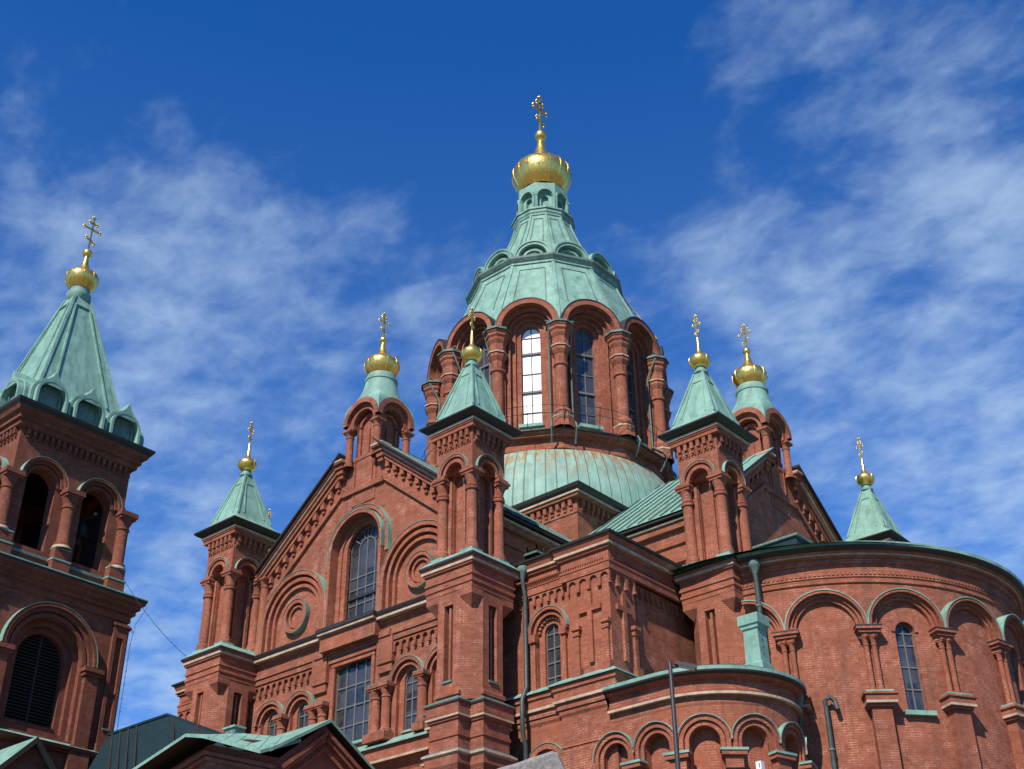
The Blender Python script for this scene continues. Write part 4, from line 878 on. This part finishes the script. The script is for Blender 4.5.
    for k in range(4):
        F = wallF(4.15, k*PI/2); b = MB(F)
        for i in range(26): z = 20.3+i*.165; hw = 1.28 if z < 23.4 else math.sqrt(max(.04, 1.28**2-(z-23.4)**2)); b.box(-hw, hw, -.98, -.82, z, z+.045, 'louvre', F)
        b.box(-.05, .05, -.86, -.78, 20.2, 24.6, 'louvre', F); b.build('louvre', t)
        for u in (-3.27, 0):
            x, y = rot2((u, -3.35-.24 if u == 0 else -3.27-.2+.05), k*PI/2)
            if u: x, y = rot2((-3.42, -3.42), k*PI/2)
            b = MB(br='brick_shaded'); b.column((x, y), 29.22, 32.5, .33, .95, .35, 16, ab=1.6)
            b.lathe((x, y), [(.33*1.5, 29.2), (.33*1.45, 29.34), (.36, 29.5)], 16, m='cream_stone'); b.build('belfry_column', t)
    b = MB(); q = math.sqrt(2)
    b.lathe((0, 0), [(3.5*q, 36.5), (3.15*q, 37.1), (2.6*q, 38.6), (.5*q, 46.6), (.42*q, 46.75)], 4, PI/4, 'copper', False)
    b.lathe((0, 0), [(.55, 46.5), (.72, 46.75), (.72, 46.95), (.6, 47.02), (.56, 47.3), (.62, 47.45), (.5, 47.5)], 20, m='copper')
    for k in range(4):
        a = k*PI/2
        def S(u, s_): h = 2.6+(.5-2.6)*s_; x, y = rot2((u*h, -h-.02), a); return (x, y, 38.6+8.0*s_)
        nn = rot2((0, -1), a); nn = (nn[0], nn[1], .3)
        for p0, p1 in ((S(-.66, .02), S(-.66, .90)), (S(.66, .02), S(.66, .90)), (S(-.66, .90), S(.66, .90))): b.bar(p0, p1, .10, .16, 'copper', nn)
        b.bar(S(-.985, 0), S(-.985, 1), .16, .10, 'copper', nn)
    sp = b.build('spire_roof', B, L0)
    for k in range(4):
        F = wallF(3.5, k*PI/2)
        for u in (-2.3, 0, 2.3):                                 # ogee dormers
            b = MB(F); zs = 37.3
            b.ring(u, zs, .80, .94, -1.2, .46, 'copper', n=20, F=F, leg=.7); b.fill((u, .82, 36.6, zs, 'arch'), .04, 'copper_old', F); b.ring(u, zs, .56, .66, .04, .12, 'copper_old', n=16, F=F, leg=.7); b.ring(u, zs, .98, 1.12, -1.2, .16, 'copper', n=20, F=F, leg=.7)
            og = [(-.70, .66), (-.45, .88), (-.20, 1.12), (0, 1.56), (.20, 1.12), (.45, .88), (.70, .66)]
            for (a0, h0), (a1, h1) in zip(og[:-1], og[1:]):
                b.face([(u+a0, .44, zs+.55), (u+a1, .44, zs+.55), (u+a1, .44, zs+h1), (u+a0, .44, zs+h0)], 'copper', F=F); b.face([(u+a0, .44, zs+h0), (u+a1, .44, zs+h1), (u+a1, -1.2, zs+h1), (u+a0, -1.2, zs+h0)], 'copper', F=F)
            b.build('dormer', sp)
    b = MB(); onion(b, (0, 0), 48.16, 1.0, 50.1, .6, 10, 32); ball(b, (0, 0), 50.15, .3); b.build('onion_dome', sp)
    b = MB(); cross(b, (0, 0), 50.4, 53.0, .62, .09); b.build('cross', sp)
    b = MB(); pts = [(4.8, 4.8, 27.2), (4.42, 4.45, 26.2), (4.34, 4.36, 25), (4.34, 4.36, 19.9), (4.5, 4.5, 19.5), (4.5, 4.5, 7)]; b.tube(pts, .016, 'iron', 5)
    for i in range(9): ball_z = 25.8-i*.7; b.lathe((4.35, 4.37), [(0, ball_z-.05), (.04, ball_z), (0, ball_z+.05)], 6, m='iron')
    b.build('lightning_conductor', B, L0)
    b = MB(br='brick_shaded')                                       # small gabled porch at the tower foot
    F = wallF(4.15, PI/2)
    P0_ = F; F = lambda u, v, z: P0_(u-1.7, v, z-.15)
    b.face([(-2.6, 3, ZG), (2.9, 3, ZG), (2.9, 3, 15.6), (.15, 3, 18.4), (-2.6, 3, 15.6)], F=F)
    for s_, u in ((-1, -2.9), (1, 3.2)): b.face([(.15, 0, 18.6), (.15, 3.4, 18.6), (u, 3.4, 15.45), (u, 0, 15.45)], 'copper_seam', F=F); b.face([(.15, 3.4, 18.6), (.15, 3.4, 18.3), (u, 3.4, 15.15), (u, 3.4, 15.45)], 'eave_metal', F=F)
    for u in (-2.6, 2.9): b.face([(u, 0, ZG), (u, 3, ZG), (u, 3, 15.6), (u, 0, 15.6)], F=F)
    b.build('tower_porch', B, L0)
make_tower()
def bell(x, y, z, label):
    b = MB(); b.lathe((0, 0), [(.62, 0), (.56, .1), (.44, .35), (.36, .7), (.3, .85), (.12, .95), (.08, 1.15), (0, 1.16)], 20, m='bronze'); b.box(-1.2, 1.2, -.06, .06, 1.12, 1.26, 'iron')
    tag(b.build('bell', None, (BX+x, BY+y, z)), label, 'bell')
bell(2.3, 1.66, 30.7, 'dark bronze bell hanging in the right hand belfry arch')

# ------------------------------------------------------------------ south porch between tower and church
def make_porch():
    P = thing('porch', 'low brick porch with pale copper gables and a dark metal roof below the facade', 'porch', (-4, -17, ZG))
    lo = (4, 17, -ZG); b = MB()
    K, V, A = (-2.7, -17.9, 15.72), (1.5, -17.9, 14.41), (1.5, -15.85, 16.06)
    b.face([(-9, -17.9, ZG-.3), (1.5, -17.9, ZG-.3), V, K, (-9, -17.9, 14.4)]); b.face([(1.5, -17.9, ZG-.3), (1.5, -13.2, ZG-.3), (1.5, -13.2, 14.47), A, V])
    b.face([(-9, -13.2, ZG-.3), (-9, -17.9, ZG-.3), (-9, -17.9, 14.4), (-9, -15.6, 15.6), (-9, -13.2, 15.6)])
    def trim(p, q, d, w, h):
        n = Vector((0, -1, 0)) if abs(p[0]-q[0]) > .1 else Vector((1, 0, 0)); p = Vector(p)+n*w/2-Vector((0, 0, d)); q = Vector(q)+n*w/2-Vector((0, 0, d)); b.bar(p, q, h, w, 'brick', n) if abs(n.x) > .5 else b.bar(p, q, w, h, 'brick')
    R_ = (1.5, -13.2, 14.47); L = (-9, -17.9, 14.4)
    for d, w, h in ((.35, .24, .14), (.55, .16, .14), (.95, .10, .12)):
        for p, q in ((V, A), (A, R_), (L, K), (K, V)): trim(p, q, d, w, h)
    b.build('porch_wall', P, lo)
    b = MB()
    def slab(q, m, th=.13):
        q = [Vector(k) for k in q]; b.face(q, m); d = Vector((0, 0, -th)); b.face([k+d for k in q][::-1], 'eave_metal')
        for i in range(len(q)): b.face([q[i], q[i]+d, q[(i+1) % len(q)]+d, q[(i+1) % len(q)]], 'copper')
    slab([(1.85, -18.6, 14.56), (1.85, -15.85, 16.22), (-2.4, -15.85, 16.22), (-1.6, -16.6, 15.9)], 'copper_seam')
    slab([(1.85, -15.85, 16.22), (1.85, -13.1, 14.57), (-5, -13.1, 14.57), (-5, -15.85, 16.22)], 'copper_seam')
    slab([(1.8, -19.0, 14.42), (-1.7, -19.0, 15.66), (-1.7, -17.2, 16.1), (1.8, -17.2, 15.2)], 'copper_seam')
    slab([(-1.7, -19.0, 15.66), (-2.8, -19.0, 15.92), (-2.8, -17.2, 16.25), (-1.7, -17.2, 16.1)], 'copper_seam')
    slab([(-2.8, -19.0, 15.92), (-9.3, -19.0, 14.45), (-9.3, -17.4, 14.95), (-2.8, -17.2, 16.25)], 'copper_seam')
    b.build('porch_roof', P, lo)
    b = MB(); Z = [Vector(k) for k in ((-13.6, -15.6, 18.75), (-9.16, -15.6, 18.75), (-2.6, -15.7, 16.05), (-3.4, -17.0, 15.6), (-13.6, -17.6, 14.2))]
    b.face(Z, 'dark_metal'); b.face([Z[0], Z[1], Z[2], (-2.6, -13.2, 15.9), (-13.6, -13.2, 16.5)], 'dark_metal')
    for i in range(7):
        t = (i+.5)/7*.98; p = Z[0].lerp(Z[1], t) if t < .6 else Z[1].lerp(Z[2], (t-.6)/.5); q = Vector((min(p.x+3.2, -2.4), -17.45, 0)); q.z = 14.2+1.7*(q.x+13.6)/11.3+.05; b.bar(p+Vector((0, -.02, .02)), q, .07, .08, 'eave_metal')
    b.bar(Z[0], Z[1], .16, .1, 'dark_metal'); b.bar(Z[1], Z[2], .16, .1, 'dark_metal')
    b.build('passage_roof', P, lo)
    b = MB(); x, y, z = -2.1, -17.3, 16.2; b.box(x-.3, x+.3, y-.2, y+.2, z-.5, z+.1, 'copper_old'); b.box(x-.38, x+.38, y-.28, y+.28, z+.1, z+.17, 'copper'); b.build('roof_vent', P, lo)
make_porch()

# ------------------------------------------------------------------ small things in front
def lamp_post():
    t = thing('lamp_post', 'thin dark steel lamp post with a small floodlight on top before the low round apse', 'lamp post', (18.2, -17.45, ZG))
    b = MB(); b.lathe((0, 0), [(.14, -.3), (.14, .15), (.1, .2), (.075, 3), (.06, 7.55), (.03, 7.62), (0, 7.75)], 12, m='iron'); b.build('post', t)
    b = MB(); b.tube([(0, 0, 7.45), (.2, .12, 7.5)], .03, 'iron', 6)
    b.bar((.12, .08, 7.56), (.62, .42, 7.40), .24, .10, 'iron'); b.bar((.2, .13, 7.48), (.58, .39, 7.36), .18, .03, 'white_plastic'); b.build('floodlight', t)
lamp_post()
def granite():
    b = MB(); d = Vector((.77, .63, 0)); n = Vector((.63, -.77, 0)); o = Vector((12.75, -19.13, 0)); rg = random.Random(3)
    prof = []
    pr_ = [(-2.6, 10.75), (0, 11.66), (1.86, 12.22), (2.02, 12.16), (2.3, 11.5)]
    for (s0, z0), (s1, z1) in zip(pr_[:-1], pr_[1:]):
        for i in range(6): t = i/6; prof.append((s0+(s1-s0)*t, z0+(z1-z0)*t+rg.uniform(-.012, .012)))
    prof.append(pr_[-1])
    W_ = lambda s_, v, z: tuple(o+d*s_+n*v+Vector((0, 0, z)))
    for (s0, z0), (s1, z1) in zip(prof[:-1], prof[1:]):
        b.face([W_(s0, -.9, z0), W_(s1, -.9, z1), W_(s1, -.0, z1), W_(s0, -.0, z0)][::-1], 'granite'); b.face([W_(s0, 0, z0), W_(s1, 0, z1), W_(s1, .14, z1-.13), W_(s0, .14, z0-.13)][::-1], 'granite')
        b.face([W_(s0, .14, ZG-.4), W_(s1, .14, ZG-.4), W_(s1, .14, z1-.13), W_(s0, .14, z0-.13)], 'granite'); b.face([W_(s0, -.9, ZG-.4), W_(s1, -.9, ZG-.4), W_(s1, -.9, z1), W_(s0, -.9, z0)][::-1], 'granite')
    for s_, z in (prof[0], prof[-1]): b.face([W_(s_, -.9, ZG-.4), W_(s_, .14, ZG-.4), W_(s_, .14, z-.13), W_(s_, 0, z), W_(s_, -.9, z)], 'granite')
    tag(b.build('granite_wall'), 'rough grey granite wall end with a sloping top at the bottom edge', 'wall')
granite()
def cable():
    b = MB(); p, q = Vector((BX+3.7, BY+3.85, 28.7)), Vector((-8.55, -15.3, 21.2)); pts = []
    for i in range(17): t = i/16; k = p.lerp(q, t); k.z -= .5*4*t*(1-t)*.6; pts.append(k)
    b.tube(pts, .014, 'iron', 5); tag(b.build('cable'), 'thin dark cable strung from the bell tower to the church', 'cable')
cable()
